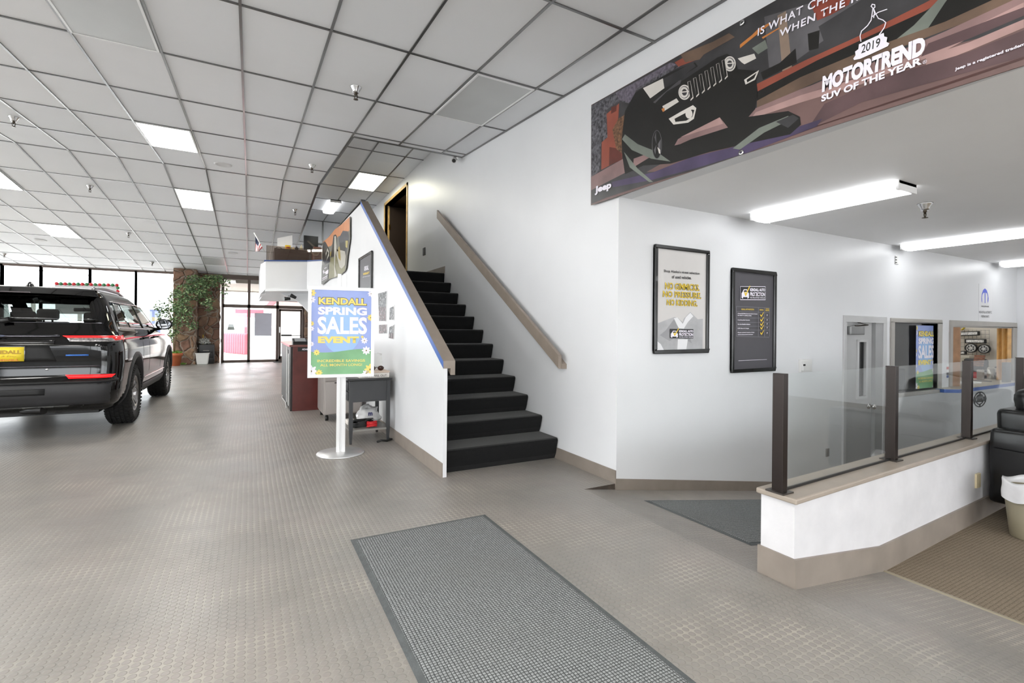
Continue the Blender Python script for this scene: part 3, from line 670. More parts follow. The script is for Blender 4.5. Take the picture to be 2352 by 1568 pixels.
# window with dark room and hanging poster
b = MB()
r = bpy.data.objects.new('window_21', None); COL.objects.link(r); r.location = (7.38, y, .5); struct(r)
b.frame(7.28, 8.71, .52, 1.50, (.10, .11, 0, .05), y-.015, y+.16, False); b.box(7.24, 8.72, y-.05, y+.16, .47, .52); b.build('window_frame', CAS, r, bevel=.005)
b = MB(); b.box(7.38, 8.60, y+.09, y+.096, .52, 1.45); b.build('window_pane', glass('dark_room_glass', (.75, .75, .75), 1.0), r)
# things in the dark office
b = MB(); b.bbox(7.75, 8.55, y+.35, y+.75, ZL, .78, .03); tag(b.build('office_cabinet', mat('dark_grey_laminate', '3c3c3d', .4)), 'dark grey cabinet inside the dark office window', 'cabinet')
r = thing('coat_stand', 'black floor lamp shape standing in the dark office window', 'lamp', (8.2, y+1.0, ZL))
b = MB(); b.cyl((8.2, y+1.0, ZL), (8.2, y+1.0, 1.25), .012); b.build('pole', BLACKM, r); b = MB(); b.lathe([(.02, .12), (.22, -.02), (.21, -.03), (.001, .1)], (8.2, y+1.0, 1.25)); b.build('shade', BLACKM, r); b = MB(); b.lathe([(.001, .02), (.15, .01), (.15, 0), (.001, 0)], (8.2, y+1.0, ZL)); b.build('base', BLACKM, r)
# service opening
r = bpy.data.objects.new('window_22', None); COL.objects.link(r); r.location = (9.02, y, .5); struct(r)
b = MB(); b.frame(8.955, 11.43, .53, 1.5, (.085, .17, 0, .08), y-.02, y+.16, False); b.box(9.04, 11.26, y-.01, y+.04, 1.40, 1.42); b.build('window_frame', CAS, r, bevel=.005)
def shutter(x0, x1, mt, label, n):
    y = YW-.05; rr = thing('folding_shutter', label, 'shutter', ((x0+x1)/2, y+.08, .53))
    for k in range(n):
        a = x0+(x1-x0)*k/n; c = x0+(x1-x0)*(k+1)/n; s = (-1)**k*.03
        b = MB(); b.hexa([(a, y+.06+s, .532), (c, y+.06-s, .532), (c, y+.085-s, .532), (a, y+.085+s, .532), (a, y+.06+s, 1.40), (c, y+.06-s, 1.40), (c, y+.085-s, 1.40), (a, y+.085+s, 1.40)]); b.build('panel', mt, rr)
shutter(9.05, 9.46, mat('brown_wood_shutter', '9c7452', .4, var=.12, vs=8), 'brown folded wooden shutter at the left of the parts counter', 2)
rr = thing('folding_shutter', 'golden oak accordion shutter folded at the right of the parts counter', 'shutter', (11.2, y+.06, .53))
for k in range(5):
    a = y-.015+.033*k; s = .02*(-1)**k; b = MB(); b.prism([(11.17+s, a, .532), (11.17-s, a+.033, .532), (11.19-s, a+.033, .532), (11.19+s, a, .532)], (0, 0, .868)); b.build('panel', mat('golden_oak_shutter', 'c89a5a', .4, var=.14, vs=9), rr)
# counter slab with blue edge
zc = .53; P = [onz(2168, 893, zc), onz(2203, 893.5, zc), onz(2337, 877, zc)]
P[0].y = max(P[0].y, 2.95); P[2].x = min(P[2].x, 11.44)
out = [(P[0].x, YW), (P[0].x, min(P[0].y, 3.15)), (P[1].x, P[1].y), (P[2].x, P[2].y), (11.46, YW)]
r = thing('parts_counter', 'pale counter slab with a blue front edge at the service opening', 'counter', (10, 3.1, zc))
b = MB(); b.prism([(x_, y_, zc-.05) for x_, y_ in out], (0, 0, .05)); b.box(9.04, 11.26, YW, YW+.9, zc-.05, zc); b.build('worktop', mat('pale_laminate', 'cfc8bd', .35), r)
b = MB()
for (a, c) in zip(out[:-1], out[1:]):
    a, c = Vector((*a, 0)), Vector((*c, 0)); nn = (c-a).cross(Z_).normalized()
    if nn.y > 0 and nn.x > -.5: nn = -nn
    b.hexa([a+Vector((0, 0, zc-.052)), c+Vector((0, 0, zc-.052)), c+nn*.004+Vector((0, 0, zc-.052)), a+nn*.004+Vector((0, 0, zc-.052)), a+Vector((0, 0, zc-.004)), c+Vector((0, 0, zc-.004)), c+nn*.004+Vector((0, 0, zc-.004)), a+nn*.004+Vector((0, 0, zc-.004))])
b.build('edge_band', BLUE, r)
# items on the counter
def on_counter(px, w_, h_): p = onz(px, 0, 0); return p
RED = mat('red_ceramic', 'c8262c', .2, var=.02, coat=.5)
def cpos(px, pyb): return onz(px, pyb, zc)
def cupz(label, name, cat, px, pyb, rad, h, mt, handle=False, band=None, lid=None):
    p = cpos(px, pyb); p.y = min(max(p.y, 3.42), 3.7); p.x = p.y*(ray(px, pyb).x/ray(px, pyb).y)
    rr = thing(name, label, cat, p)
    b = MB(); b.lathe([(.001, 0), (rad*.92, 0), (rad, .01), (rad, h), (rad*.93, h), (rad*.9, .02), (.001, .02)], p, n=24); b.build('body', mt, rr)
    if handle: b = MB(); b.tube([p+Vector((-.35*rad, rad*.9, h*.8)), p+Vector((-.5*rad, rad*1.6, h*.7)), p+Vector((-.5*rad, rad*1.6, h*.35)), p+Vector((-.35*rad, rad*.9, h*.2))], .01); b.build('handle', mt, rr)
    if band: b = MB(); b.lathe([(rad+.001, h*.3), (rad+.004, h*.3), (rad+.004, h*.62), (rad+.001, h*.62)], p, n=24); b.build('band', band, rr)
    if lid: b = MB(); b.lathe([(.001, h+.025), (rad*.8, h+.025), (rad*.98, h+.012), (rad*.98, h-.004), (.001, h-.004)], p, n=24); b.build('lid', lid, rr)
    return rr
STEEL = mat('brushed_steel', 'b8b4ac', .3, metal=.9, var=.03)
cupz('red mug on the parts counter', 'coffee_mug', 'mug', 2239, 867, .085, .10, RED, True)
cupz('black travel cup right of the grey box on the parts counter', 'travel_cup', 'cup', 2265, 868, .05, .16, BLACKM, band=mat('white_print', 'e8e8e8', .5, var=0))
cupz('plain steel tumbler on the parts counter between two black banded cups', 'steel_tumbler', 'tumbler', 2276, 870, .05, .17, STEEL, lid=STEEL)
cupz('steel tumbler with a black band, rightmost on the parts counter', 'steel_tumbler', 'tumbler', 2294, 871, .055, .19, STEEL, band=BLACKM, lid=BLACKM)
p = cpos(2252, 866); p.y = 3.5; p.x = 3.5*ray(2252, 866).x/ray(2252, 866).y
b = MB(); b.bbox(p.x-.035, p.x+.035, p.y-.04, p.y+.04, zc, zc+.17, .006); tag(b.build('carton', mat('grey_carton', 'a59c94', .5)), 'small grey carton beside the red mug', 'box')
b = MB(); p = onz(2216, 880, zc); b.prism([(p.x-.3, p.y, zc+.001), (p.x+.25, p.y-.12, zc+.001), (p.x+.35, p.y+.05, zc+.001), (p.x-.2, p.y+.18, zc+.001)], (0, 0, .02)); tag(b.build('paper_stack', mat('white_paper', 'efefef', .6, var=.02)), 'loose stack of white papers on the left of the parts counter', 'papers')
b = MB(); a = onz(2234, 874, zc)+Vector((0, 0, .006)); c = onz(2278, 877, zc)+Vector((0, 0, .006)); b.tube([a, a.lerp(c, .6), c], .006); tag(b.build('pen', mat('pen_grey', '8d8d96', .3)), 'long slim pen lying on the parts counter', 'pen')
# display wall in the parts room: plane x = 13.2
PXP = lambda px, pyy, x=13.1: onx(px, pyy, x)
b = MB()
for k in range(9):
    a = PXP(2196+k*9.5, 757); c = PXP(2196+k*9.5, 815); b.cyl(a, c, .004, n=6)
for k in range(7):
    a = PXP(2192, 758+k*9.5); c = PXP(2273, 758+k*9.5); b.cyl(a, c, .004, n=6)
tag(b.build('wire_display_grid', mat('pale_wire', 'aaa69e', .4, metal=.4)), 'pale wire display grid on the parts room wall', 'display grid')
LEDM = mat('led_face_white', 'e9e6e0', .3, var=.3, vs=60)
def lightbar(pxa, pya, pxb, pyb, hpx, label):
    a, c = PXP(pxa, pya, 13.02), PXP(pxb, pyb, 13.02); h = abs(PXP(pxa, pya-hpx/2, 13.02).z-PXP(pxa, pya+hpx/2, 13.02).z)/2
    rr = thing('light_bar', label, 'light bar', (a+c)/2); U = Vector((0, 0, 1)); d_ = (c-a).normalized(); o_ = Vector((.05, 0, 0))
    b = MB(); q = [a-U*h-d_*.01, c-U*h+d_*.01, c+U*h+d_*.01, a+U*h-d_*.01]; b.prism(q, o_); b.build('housing', BLACKM, rr, bevel=.01)
    b = MB(); q = [a-U*h*.6+d_*.02, c-U*h*.6-d_*.02, c+U*h*.6-d_*.02, a+U*h*.6+d_*.02]; b.prism([p_+Vector((-.012, 0, 0)) for p_ in q], (.012, 0, 0)); b.build('lens', LEDM, rr)
lightbar(2188, 767, 2248, 765, 10, 'long black-framed light bar, topmost on the display grid')
lightbar(2217, 783, 2263, 783.5, 10, 'shorter black-framed light bar in the middle of the display grid')
lightbar(2192, 810, 2218, 810, 8, 'small light bar low on the left of the display grid')
def roundlamp(px, pyy, rpx, label, ring=BLACKM):
    c = PXP(px, pyy, 13.0); rad = abs(PXP(px, pyy-rpx, 13.0).z-c.z); rr = thing('driving_lamp', label, 'lamp', c)
    b = MB(); b.lathe([(.001, .08), (rad, .06), (rad*1.02, -.01), (rad*.86, -.015), (rad*.84, 0)], c, 'x', 28); b.build('ring', ring, rr)
    b = MB(); b.lathe([(rad*.84, 0), (rad*.6, -.006), (.001, -.01)], c, 'x', 28)
    b.build('lens', LEDM, rr)
    b = MB()
    for k in range(7):
        t = 6.283*k/7; cc = c+Vector((-.012, rad*.5*math.cos(t), rad*.5*math.sin(t))); b.lathe([(.001, 0), (rad*.16, 0), (rad*.16, -.006), (.001, -.006)], cc, 'x', 10)
    b.build('led_cluster', mat('lamp_dark_cells', '35363a', .3), rr)
roundlamp(2230, 799, 10.5, 'left one of two round black driving lamps on the display grid'); roundlamp(2260, 801, 10.5, 'right one of two round black driving lamps on the display grid')
roundlamp(2202, 748, 11, 'yellow ringed round driving lamp at the top of the display grid', mat('yellow_ring', 'd8bc2a', .4))
# grey backed chair shape and brochure holder below the lamps
b = MB(); a = PXP(2224, 825, 12.7); c = PXP(2280, 862, 12.7); b.bbox(12.45, 12.55, c.y, a.y, c.z-.3, a.z+.03, .05); tag(b.build('office_chair_back', mat('black_leatherette', '1c1c1e', .4)), 'black chair back below the driving lamps in the parts room', 'chair')
b = MB(); a = PXP(2238, 815, 12.4); c = PXP(2262, 842, 12.4)
for k in range(5):
    z1 = a.z-(a.z-c.z)*k/5; b.box(12.4-.02*k, 12.42-.02*k, c.y, a.y, z1-(a.z-c.z)/5*.85, z1)
tag(b.build('brochure_rack', mat('brochure_rust', 'a8755e', .5, var=.3, vs=20)), 'stacked rack of rust and white brochures in the parts room', 'brochures')
b = MB(); a = PXP(2193, 816, 12.6); c = PXP(2226, 826, 12.6); b.box(12.6, 12.9, c.y, a.y, a.z-.04, a.z); b.box(12.62, 12.9, c.y+.01, a.y, ZL, a.z-.04); tag(b.build('storage_shelf', mat('cream_laminate', 'd8d2c4', .5)), 'cream storage shelf left of the chair in the parts room', 'shelf')
plate('card_reader', ony(2301, 832, YW-.06), Vector((ony(2313, 850, YW-.06).x, YW-.06, zc+.001)), (0, -1, 0), .05, mat('grey_plastic', '77787a', .5), 'small upright grey box on the counter before the oak shutter', 'box').location = (0, 0, 0)
# parts room lights, the last two added to brighten the room
wrap(10.6, 10.9, 4.3, 5.5, ZT, 'wraparound fluorescent fixture inside the parts room')
wrap(12.2, 12.5, 3.9, 6.2, ZT, 'wraparound fluorescent fixture inside the parts room beyond the display grid')
wrap(9.4, 9.7, 3.6, 6.0, ZT, 'wraparound fluorescent fixture inside the parts room behind the brown shutter')

# wall plates
plate('thermostat', ony(1834, 825, YW), ony(1859, 853, YW), (0, -1, 0), .03, mat('white_plastic', 'd6d6d4', .4, var=0), 'white thermostat on the service wall above the glass screen', 'thermostat')
plate('thermostat_cover', ony(1841, 829, YW-.03), ony(1857, 850, YW-.03), (0, -1, 0), .025, mat('white_plastic'), None, None, [o for o in COL.objects if o.name == 'thermostat'][0])
plate('thermostat_display', ony(1845, 836, YW-.055), ony(1850, 840, YW-.055), (0, -1, 0), .002, BLACKM, None, None, [o for o in COL.objects if o.name == 'thermostat'][0])
plate('power_outlet', ony(1896, 1030, YW), ony(1903, 1047, YW), (0, -1, 0), .01, mat('steel_plate', '9a9a9a', .35, metal=.4), 'steel outlet plate low on the service wall seen through the glass', 'outlet')
plate('strobe_sticker', ony(2055, 587, YW), ony(2062, 607, YW), (0, -1, 0), .012, mat('white_plastic'), 'small white sticker high on the service wall', 'sticker')
for k in range(3): plate('print', ony(2056.5, 589+k*6, YW-.012), ony(2060, 592+k*6, YW-.012), (0, -1, 0), .001, BLACKM, None, None, [o for o in COL.objects if o.name == 'strobe_sticker'][0])
# strip of small stickers beside the service opening
r = thing('sticker_strip', 'narrow vertical strip of small stickers left of the service opening', 'stickers', ony(2176, 850, YW))
for k, cc in enumerate(['e8e8e8', 'c05048', 'e8e8e8', '6a6a70', '37508c']):
    z0_ = 836+k*6.4; plate('sticker', ony(2174, z0_, YW), ony(2179, z0_+5.4, YW), (0, -1, 0), .003, mat('sticker_'+cc, cc, .5, var=0), None, None, r)
# round emblem below the counter
r = thing('round_emblem', 'round black wrench and gear emblem on the wall under the parts counter', 'emblem', ony(2251, 917, YW))
Pm = lambda px, pyy: ony(px, pyy, YW-.003)
c = Pm(2251, 917); rx = abs(Pm(2265, 917).x-c.x); rzz = abs(Pm(2251, 935).z-c.z)
EM = mat('emblem_black', '1a1a1c', .5, var=0)
def ring(r0, r1, name, a0=0, a1=6.2832):
    b = MB(); N = 40
    for k in range(N):
        t0 = a0+(a1-a0)*k/N; t1 = a0+(a1-a0)*(k+1)/N
        q = [Vector((c.x+rr*rx*math.cos(t), c.y, c.z+rr*rzz*math.sin(t))) for rr, t in ((r0, t0), (r1, t0), (r1, t1), (r0, t1))]; b.prism(q, (0, .003, 0))
    b.build(name, EM, r)
ring(.86, 1.0, 'outer_ring'); ring(.55, .68, 'inner_ring')
b = MB(); b.prism([Vector((c.x+x_*rx, c.y, c.z+z_*rzz)) for x_, z_ in ((-.5, -.35), (.5, -.35), (.42, .1), (.5, .4), (0, .55), (-.5, .4), (-.42, .1))], (0, .003, 0)); b.build('emblem_centre', EM, r)
b = MB()
for sx in (-1, 1):
    b.prism([Vector((c.x+sx*x_*rx, c.y, c.z+z_*rzz)) for x_, z_ in ((.68, -.3), (.95, -.45), (1.08, 0), (.95, .45), (.68, .3))], (0, .003, 0))
    b.prism([Vector((c.x+x_*rx, c.y, c.z+sx*z_*rzz)) for x_, z_ in ((-.1, .66), (.1, .66), (.12, .9), (-.12, .9))], (0, .003, 0))
b.build('emblem_lugs', EM, r)
# ------------------------------------------------------------------ printed spring sale poster (drawn in its own w x h rectangle)
def grad_print(name, stops, axis_z0, axis_z1):
    m, t = custom(name); c = t.new('ShaderNodeTexCoord'); sp = t.new('ShaderNodeSeparateXYZ'); t.link(c.outputs['Object'], sp.inputs[0])
    f = t.math('DIVIDE', t.math('SUBTRACT', sp.outputs[2], axis_z0), axis_z1-axis_z0)
    t.link(t.ramp(f, stops), t.b.inputs['Base Color']); t.b.inputs['Roughness'].default_value = .35; return m
PY_ = mat('print_yellow', 'f0da74', .4, var=0); PW_ = mat('print_white', 'ece8f2', .4, var=0); PG_ = mat('print_green', '7fb383', .4, var=.12, vs=3); POUT = mat('print_outline', '5a5236', .4, var=0)
PBLUE = mat('print_sky_blue', '9aabe2', .4, var=.06, vs=2.5); PBL2 = mat('print_light_blue', '9cc0ea', .4, var=.03, vs=2)
def spring_poster(o, right, up, W, H, parent, small=False, z=.001):
    o, right, up = Vector(o), Vector(right).normalized(), Vector(up).normalized(); n = right.cross(up)
    P = lambda u, v, k=0: o+right*(u*W)+up*(v*H)+n*(z+.0006*k)
    b = MB(); b.prism([P(0, 0, -3), P(1, 0, -3), P(1, 1, -3), P(0, 1, -3)], n*.0015); b.build('sheet', PBLUE, parent, fix=False)
    b = MB()
    N = 28; el = [P(.5+.34*math.cos(6.2832*k/N), .56+.32*math.sin(6.2832*k/N), 1) for k in range(N)]; b.poly(el); b.build('sky_glow_print', PBL2, parent, fix=False)
    hill = [P(0, 0, 3), P(1, 0, 3)]+[P(1-k/20, .275+.018*math.sin((1-k/20-.55)*5)+.008*(1-k/20), 3) for k in range(21)]
    b = MB(); b.poly(hill); b.build('hill_print', PG_, parent, fix=False)
    def flower(u, v, r, mt):
        b = MB(); pts = []
        for k in range(64):
            t = 6.2832*k/64; rr = r*(1+.22*math.cos(8*t)); uu = min(1, max(0, u+rr*math.cos(t))); vv = min(1, max(0, v+rr*W/H*math.sin(t))); pts.append(P(uu, vv, 4))
        b.poly(pts); c = [P(min(1, max(0, u+r*.2*math.cos(6.2832*k/12))), v+r*.2*W/H*math.sin(6.2832*k/12), 5) for k in range(12)]; b.add(c, [list(range(12))], 1); b.build('flower_print', [mt, mat('flower_centre', '80703a', .4, var=0)], parent, fix=False)
    for u, v, r, mt in [(.09, .26, .045, PY_), (.92, .28, .065, PW_), (.885, .40, .05, PW_), (.85, .445, .022, PY_), (.0, .96, .06, PY_), (.0, .88, .055, PW_), (.995, .97, .05, PW_), (.99, .68, .05, PY_), (.0, .6, .04, PY_), (.0, .54, .04, PW_), (.0, .36, .04, PW_), (.0, .04, .09, PW_), (.13, .02, .05, PY_), (.99, .05, .085, PY_), (.92, .0, .06, PW_)]:
        flower(u, v, r, mt)
    T = lambda s, mt, u0, u1, v0, v1, k, **kw: text(s, mt, P(u0, v0, k), right, up, width=(u1-u0)*W, height=(v1-v0)*H, parent=parent, depth=0, **kw)
    T('KENDALL', POUT, .105, .925, .822, .915, 6, bold=.07); T('KENDALL', PY_, .115, .915, .828, .909, 8, bold=.04)
    T('SPRING', PW_, .105, .925, .705, .80, 6, bold=.05)
    T('SALES', PW_, .10, .93, .475, .685, 6, bold=.035)
    T('EVENT', PY_, .11, .79, .37, .45, 6, bold=.06)
    T('INCREDIBLE SAVINGS', PY_, .10, .90, .145, .175, 6, bold=.02); T('ALL MONTH LONG!', PY_, .15, .85, .095, .125, 6, bold=.015)
# sign on a pole
SILV = mat('silver_aluminium', 'cfcfcf', .32, metal=.6, var=.02)
sa = math.radians(9.6); sr = Vector((math.cos(sa), -math.sin(sa), 0)); sn = sr.cross(Z_)   # sn points to the viewer side
sc = Vector((.845, 5.30, 0)); r = thing('sign_stand', 'silver pole stand holding the blue and green spring sale poster in a frame', 'sign stand', sc)
b = MB(); b.lathe([(.001, 0), (.235, 0), (.238, .006), (.232, .014), (.001, .018)], sc, n=48); b.build('base', SILV, r)
b = MB()
pole = lambda d, w0, w1: [sc-sn*d+sr*w0, sc-sn*d+sr*w1, sc-sn*(d+.03)+sr*w1, sc-sn*(d+.03)+sr*w0]
for a, c in ((-.045, -.008), (.008, .045)): b.prism([p+Vector((0, 0, .012)) for p in pole(-.015, a, c)], (0, 0, 1.85), 0)
b.prism([p+Vector((0, 0, .012)) for p in pole(-.005, -.01, .01)], (0, 0, 1.84), 0); b.build('pole', mat('white_aluminium', 'e2e2e2', .3, metal=.3, var=0), r, bevel=.004)
Wp, Hp = .645, .925; z0 = .795; o = sc+sn*.045-sr*(Wp/2)+Vector((0, 0, z0))
b = MB(); fw = .032
for (u0, u1, v0, v1) in ((0, Wp, 0, fw), (0, Wp, Hp-fw, Hp), (0, fw, fw, Hp-fw), (Wp-fw, Wp, fw, Hp-fw)):
    b.prism([o+sr*u0+Z_*v0-sn*.015, o+sr*u1+Z_*v0-sn*.015, o+sr*u1+Z_*v1-sn*.015, o+sr*u0+Z_*v1-sn*.015], sn*.03)
b.prism([o-sn*.015, o+sr*Wp-sn*.015, o+sr*Wp+Z_*Hp-sn*.015, o+Z_*Hp-sn*.015], sn*.004)
b.build('frame', mat('white_aluminium'), r, bevel=.005)
spring_poster(o+sr*fw+Z_*fw+sn*.004, sr, Z_, Wp-2*fw, Hp-2*fw, r)
# copy in the dark window
a, c = ony(2103, 893, YW+.05), ony(2148, 748, YW+.05)
r = thing('hanging_poster', 'narrow spring sale poster hanging in the dark office window', 'poster', (a.x, a.y, a.z))
spring_poster((a.x, a.y, a.z), (1, 0, 0), (0, 0, 1), c.x-a.x, c.z-a.z, r)
# outside sign left of the stone pillar
a, c = ony(343, 775, 22.0), ony(369, 711, 22.0)
r = thing('outdoor_sign', 'faded blue spring sale sign standing outside left of the stone pillar', 'sign', (a.x, a.y, 0))
b = MB(); b.box(a.x, c.x, 22.0, 22.04, a.z, c.z); b.build('panel', PBLUE, r); b = MB(); b.box(a.x+.02, a.x+.06, 22, 22.04, 0, a.z); b.build('leg', SILV, r); b = MB(); b.box(c.x-.06, c.x-.02, 22, 22.04, 0, a.z); b.build('leg', SILV, r)
text('KENDALL', PY_, (a.x+.06, 21.998, c.z-.42), (1, 0, 0), (0, 0, 1), width=(c.x-a.x)*.78, height=.14, parent=r, bold=.04)
text('SPRING', PW_, (a.x+.06, 21.998, c.z-.66), (1, 0, 0), (0, 0, 1), width=(c.x-a.x)*.78, height=.14, parent=r, bold=.04)

# ------------------------------------------------------------------ framed posters on the service wall
FRB = mat('black_poster_frame', '141414', .25, var=0, coat=.3)
def framed(name, label, P, corners, n, parentloc, fw=.035, dep=.03, back=None):
    """corners in pixels TL,TR,BR,BL on the wall; n outward"""
    pts = [P(*c) for c in corners]; r = thing(name, label, 'poster', sum(pts, Vector())/4); n = Vector(n)
    right = (pts[1]-pts[0]+pts[2]-pts[3]).normalized(); W_ = ((pts[1]-pts[0]).length+(pts[2]-pts[3]).length)/2; H_ = ((pts[0]-pts[3]).length+(pts[1]-pts[2]).length)/2
    right = Vector((right.x, right.y, 0)).normalized(); o = sum(pts, Vector())/4-right*(W_/2)-Z_*(H_/2)
    b = MB()
    for (u0, u1, v0, v1) in ((0, W_, 0, fw), (0, W_, H_-fw, H_), (0, fw, fw, H_-fw), (W_-fw, W_, fw, H_-fw)):
        b.prism([o+right*u0+Z_*v0, o+right*u1+Z_*v0, o+right*u1+Z_*v1, o+right*u0+Z_*v1], n*dep)
    b.build('frame', FRB, r, bevel=.007)
    b = MB(); b.prism([o+right*fw*.5+Z_*fw*.5, o+right*(W_-fw*.5)+Z_*fw*.5, o+right*(W_-fw*.5)+Z_*(H_-fw*.5), o+right*fw*.5+Z_*(H_-fw*.5)], n*.012)
    b.build('sheet', back, r)
    return r, o, right, W_, H_
PS = mat('poster_pale_grey', 'cfccca', .45, var=.02); PD = mat('poster_slate', '4d4b50', .35, var=.03)
INK = mat('print_black', '1c1c1e', .4, var=0); GOLD = mat('print_gold', 'e6c43a', .4, var=0); GREYL = mat('print_mid_grey', '98989a', .4, var=.06, vs=6); GREYD = mat('print_grey', 'b0b0b2', .4, var=.08, vs=8); GREYW = mat('print_pale', 'e2e2e4', .4, var=0)
n_ = Vector((0, -1, 0)); Pw = lambda px, pyy: ony(px, pyy, YW-.0135)
r, o, ri, W_, H_ = framed('framed_poster', 'black framed pale poster with yellow NO GIMMICKS lettering, left of the slate one', lambda a, b_: ony(a, b_, YW), [(1502, 562), (1627, 575), (1622, 811), (1497, 812)], n_, None, back=PS)
t0 = lambda s, mt, pL, pR, pT, off=.002, **kw: text_px(s, mt, Pw, pL, pR, pT, off, r, depth=0, **kw)
zx, zy = lambda x: 1460+x/4.3545, lambda y_: 540+y_/4.3545       # close-up coordinates of that wall
Z = lambda x, y_: (zx(x), zy(y_))
t0('Shop Alaska’s nicest selection', INK, Z(281, 376), Z(638, 402), Z(281, 343), bold=.02)
t0('of used vehicles.', INK, Z(360, 432), Z(557, 442), Z(360, 400), bold=.02)
for s, a, c, tp in (('NO GIMMICKS.', (292, 540), (637, 560), (292, 470)), ('NO PRESSURE.', (270, 618), (655, 638), (270, 553)), ('NO KIDDING.', (308, 702), (617, 714), (308, 638))):
    t0(s, POUT, Z(*a), Z(*c), Z(*tp), bold=.05); t0(s, GOLD, Z(*a), Z(*c), Z(*tp), off=.003, bold=.01)
ZP_ = lambda pts: [Z(*p) for p in pts]
art('mountain_print', Pw, [(GREYD, ZP_([(222, 880), (300, 850), (385, 818), (420, 825), (470, 870), (480, 835), (545, 768), (580, 800), (620, 840), (672, 835), (668, 1142), (210, 1150)])),
    (GREYL, ZP_([(300, 950), (390, 830), (430, 835), (400, 880), (440, 950), (520, 960), (560, 1080), (420, 1000), (340, 1060), (240, 1000)])),
    (GREYW, ZP_([(380, 830), (415, 822), (470, 885), (500, 820), (545, 775), (575, 810), (520, 870), (480, 935), (430, 930)])),
    (GREYW, ZP_([(420, 1040), (520, 1040), (505, 1140), (415, 1142)])), (GREYW, ZP_([(215, 1060), (250, 1090), (280, 1148), (211, 1150)]))], r, .001, n=n_)
def kap_logo(Z, x0, y0, x1, y1, r, outline):
    w_, h_ = x1-x0, y1-y0; q = lambda u, v: Z(x0+u*w_, y0+v*h_)
    L = [(PW_, [q(-.01, -.03), q(1.01, -.02), q(1.01, 1.03), q(-.01, 1.02)])] if outline else []
    L += [(INK, [q(0, 0), q(1, .03), q(1, .98), q(0, .97)])]
    L += [(PW_, [q(.04, .5), q(.08, .4), q(.13, .2), q(.26, .2), q(.30, .42), q(.34, .52), q(.34, .85), q(.28, .92), q(.28, .8), q(.1, .8), q(.1, .92), q(.04, .85)]),
          (INK, [q(.12, .40), q(.15, .27), q(.24, .27), q(.27, .40)]), (GOLD, [q(.14, .42), q(.18, .38), q(.21, .52), q(.36, -.08), q(.39, -.05), q(.22, .72), q(.19, .72)])]
    art('badge_print', Pw, L, r, .006, n=n_)
    t = lambda s, a, c, tp, **kw: text_px(s, PW_, Pw, a, c, tp, .0115, r, depth=0, **kw)
    t('KENDALL AUTO', q(.37, .36), q(.97, .37), q(.37, .12), bold=.05); t('PROTECTION', q(.37, .74), q(.97, .75), q(.37, .42), bold=.04); t('FOR PRE-OWNED VEHICLES', q(.37, .90), q(.97, .91), q(.37, .80), bold=.03)
kap_logo(Z, 337, 936, 572, 1033, r, False)
r, o, ri, W_, H_ = framed('framed_poster', 'black framed slate poster with a table of yellow check marks', lambda a, b_: ony(a, b_, YW), [(1678, 615), (1778, 624), (1777, 850), (1676, 858)], n_, None, back=PD)
kap_logo(Z, 1043, 515, 1291, 645, r, True)
LN = mat('print_table_line', '77767c', .5, var=0)
ln = []
def hl(xa, ya, xb, yb, t=2.2): ln.append((LN, [Z(xa, ya-t), Z(xb, yb-t), Z(xb, yb+t), Z(xa, ya+t)]))
def vl(x, ya, yb, t=2.2): ln.append((LN, [Z(x-t, ya), Z(x+t, ya), Z(x+t, yb), Z(x-t, yb)]))
for ya, yb in ((712, 726), (764, 772), (826, 830), (872, 872), (910, 910), (948, 948), (1010, 1020)): hl(1002, ya, 1332, yb)
for x_ in (1003, 1222, 1282, 1332): vl(x_, 712+(x_-1003)*.04, 1012)
ln.append((PW_, [Z(1022, 1252), Z(1306, 1240), Z(1306, 1243), Z(1022, 1256)]))
for yc in (795, 843, 886, 922, 975):
    ln.append((GOLD, [Z(1236, yc), Z(1242, yc-5), Z(1250, yc+8), Z(1272, yc-28), Z(1274, yc-22), Z(1252, yc+22), Z(1246, yc+18)]))
art('table_print', Pw, ln, r, .002, n=n_)
t1 = lambda s, mt, a, c, tp, **kw: text_px(s, mt, Pw, Z(*a), Z(*c), Z(*tp), .009, r, depth=0, bold=.03, **kw)
t1('KENDALL AUTO PROTECTION', GOLD, (1050, 748), (1176, 750), (1050, 734)); t1('KENDALL', GOLD, (1232, 752), (1272, 753), (1232, 740)); t1('OTHER', GOLD, (1292, 742), (1326, 743), (1292, 732)); t1('DEALERS', GOLD, (1290, 758), (1328, 759), (1290, 747))
for s, a, c in (('6-Month/6,000-Mile Powertrain Service Contract', (1012, 790), (1210, 794)), ('(see dealer for qualifying details)', (1012, 808), (1150, 812)), ('3-Day Money-Back Guarantee', (1012, 855), (1134, 856)), ('One Year Roadside Assistance', (1012, 896), (1137, 896)), ('12,000 miles of oil changes', (1012, 938), (1125, 938)), ('150-point mechanical inspection of every', (1012, 980), (1180, 978)), ('vehicle by factory-trained technicians*', (1012, 1000), (1168, 998))):
    t1(s, PW_, a, c, (a[0], a[1]-13))
for yc in (808, 855, 895, 932, 985): t1('?', PW_, (1303, yc), (1311, yc), (1303, yc-16))

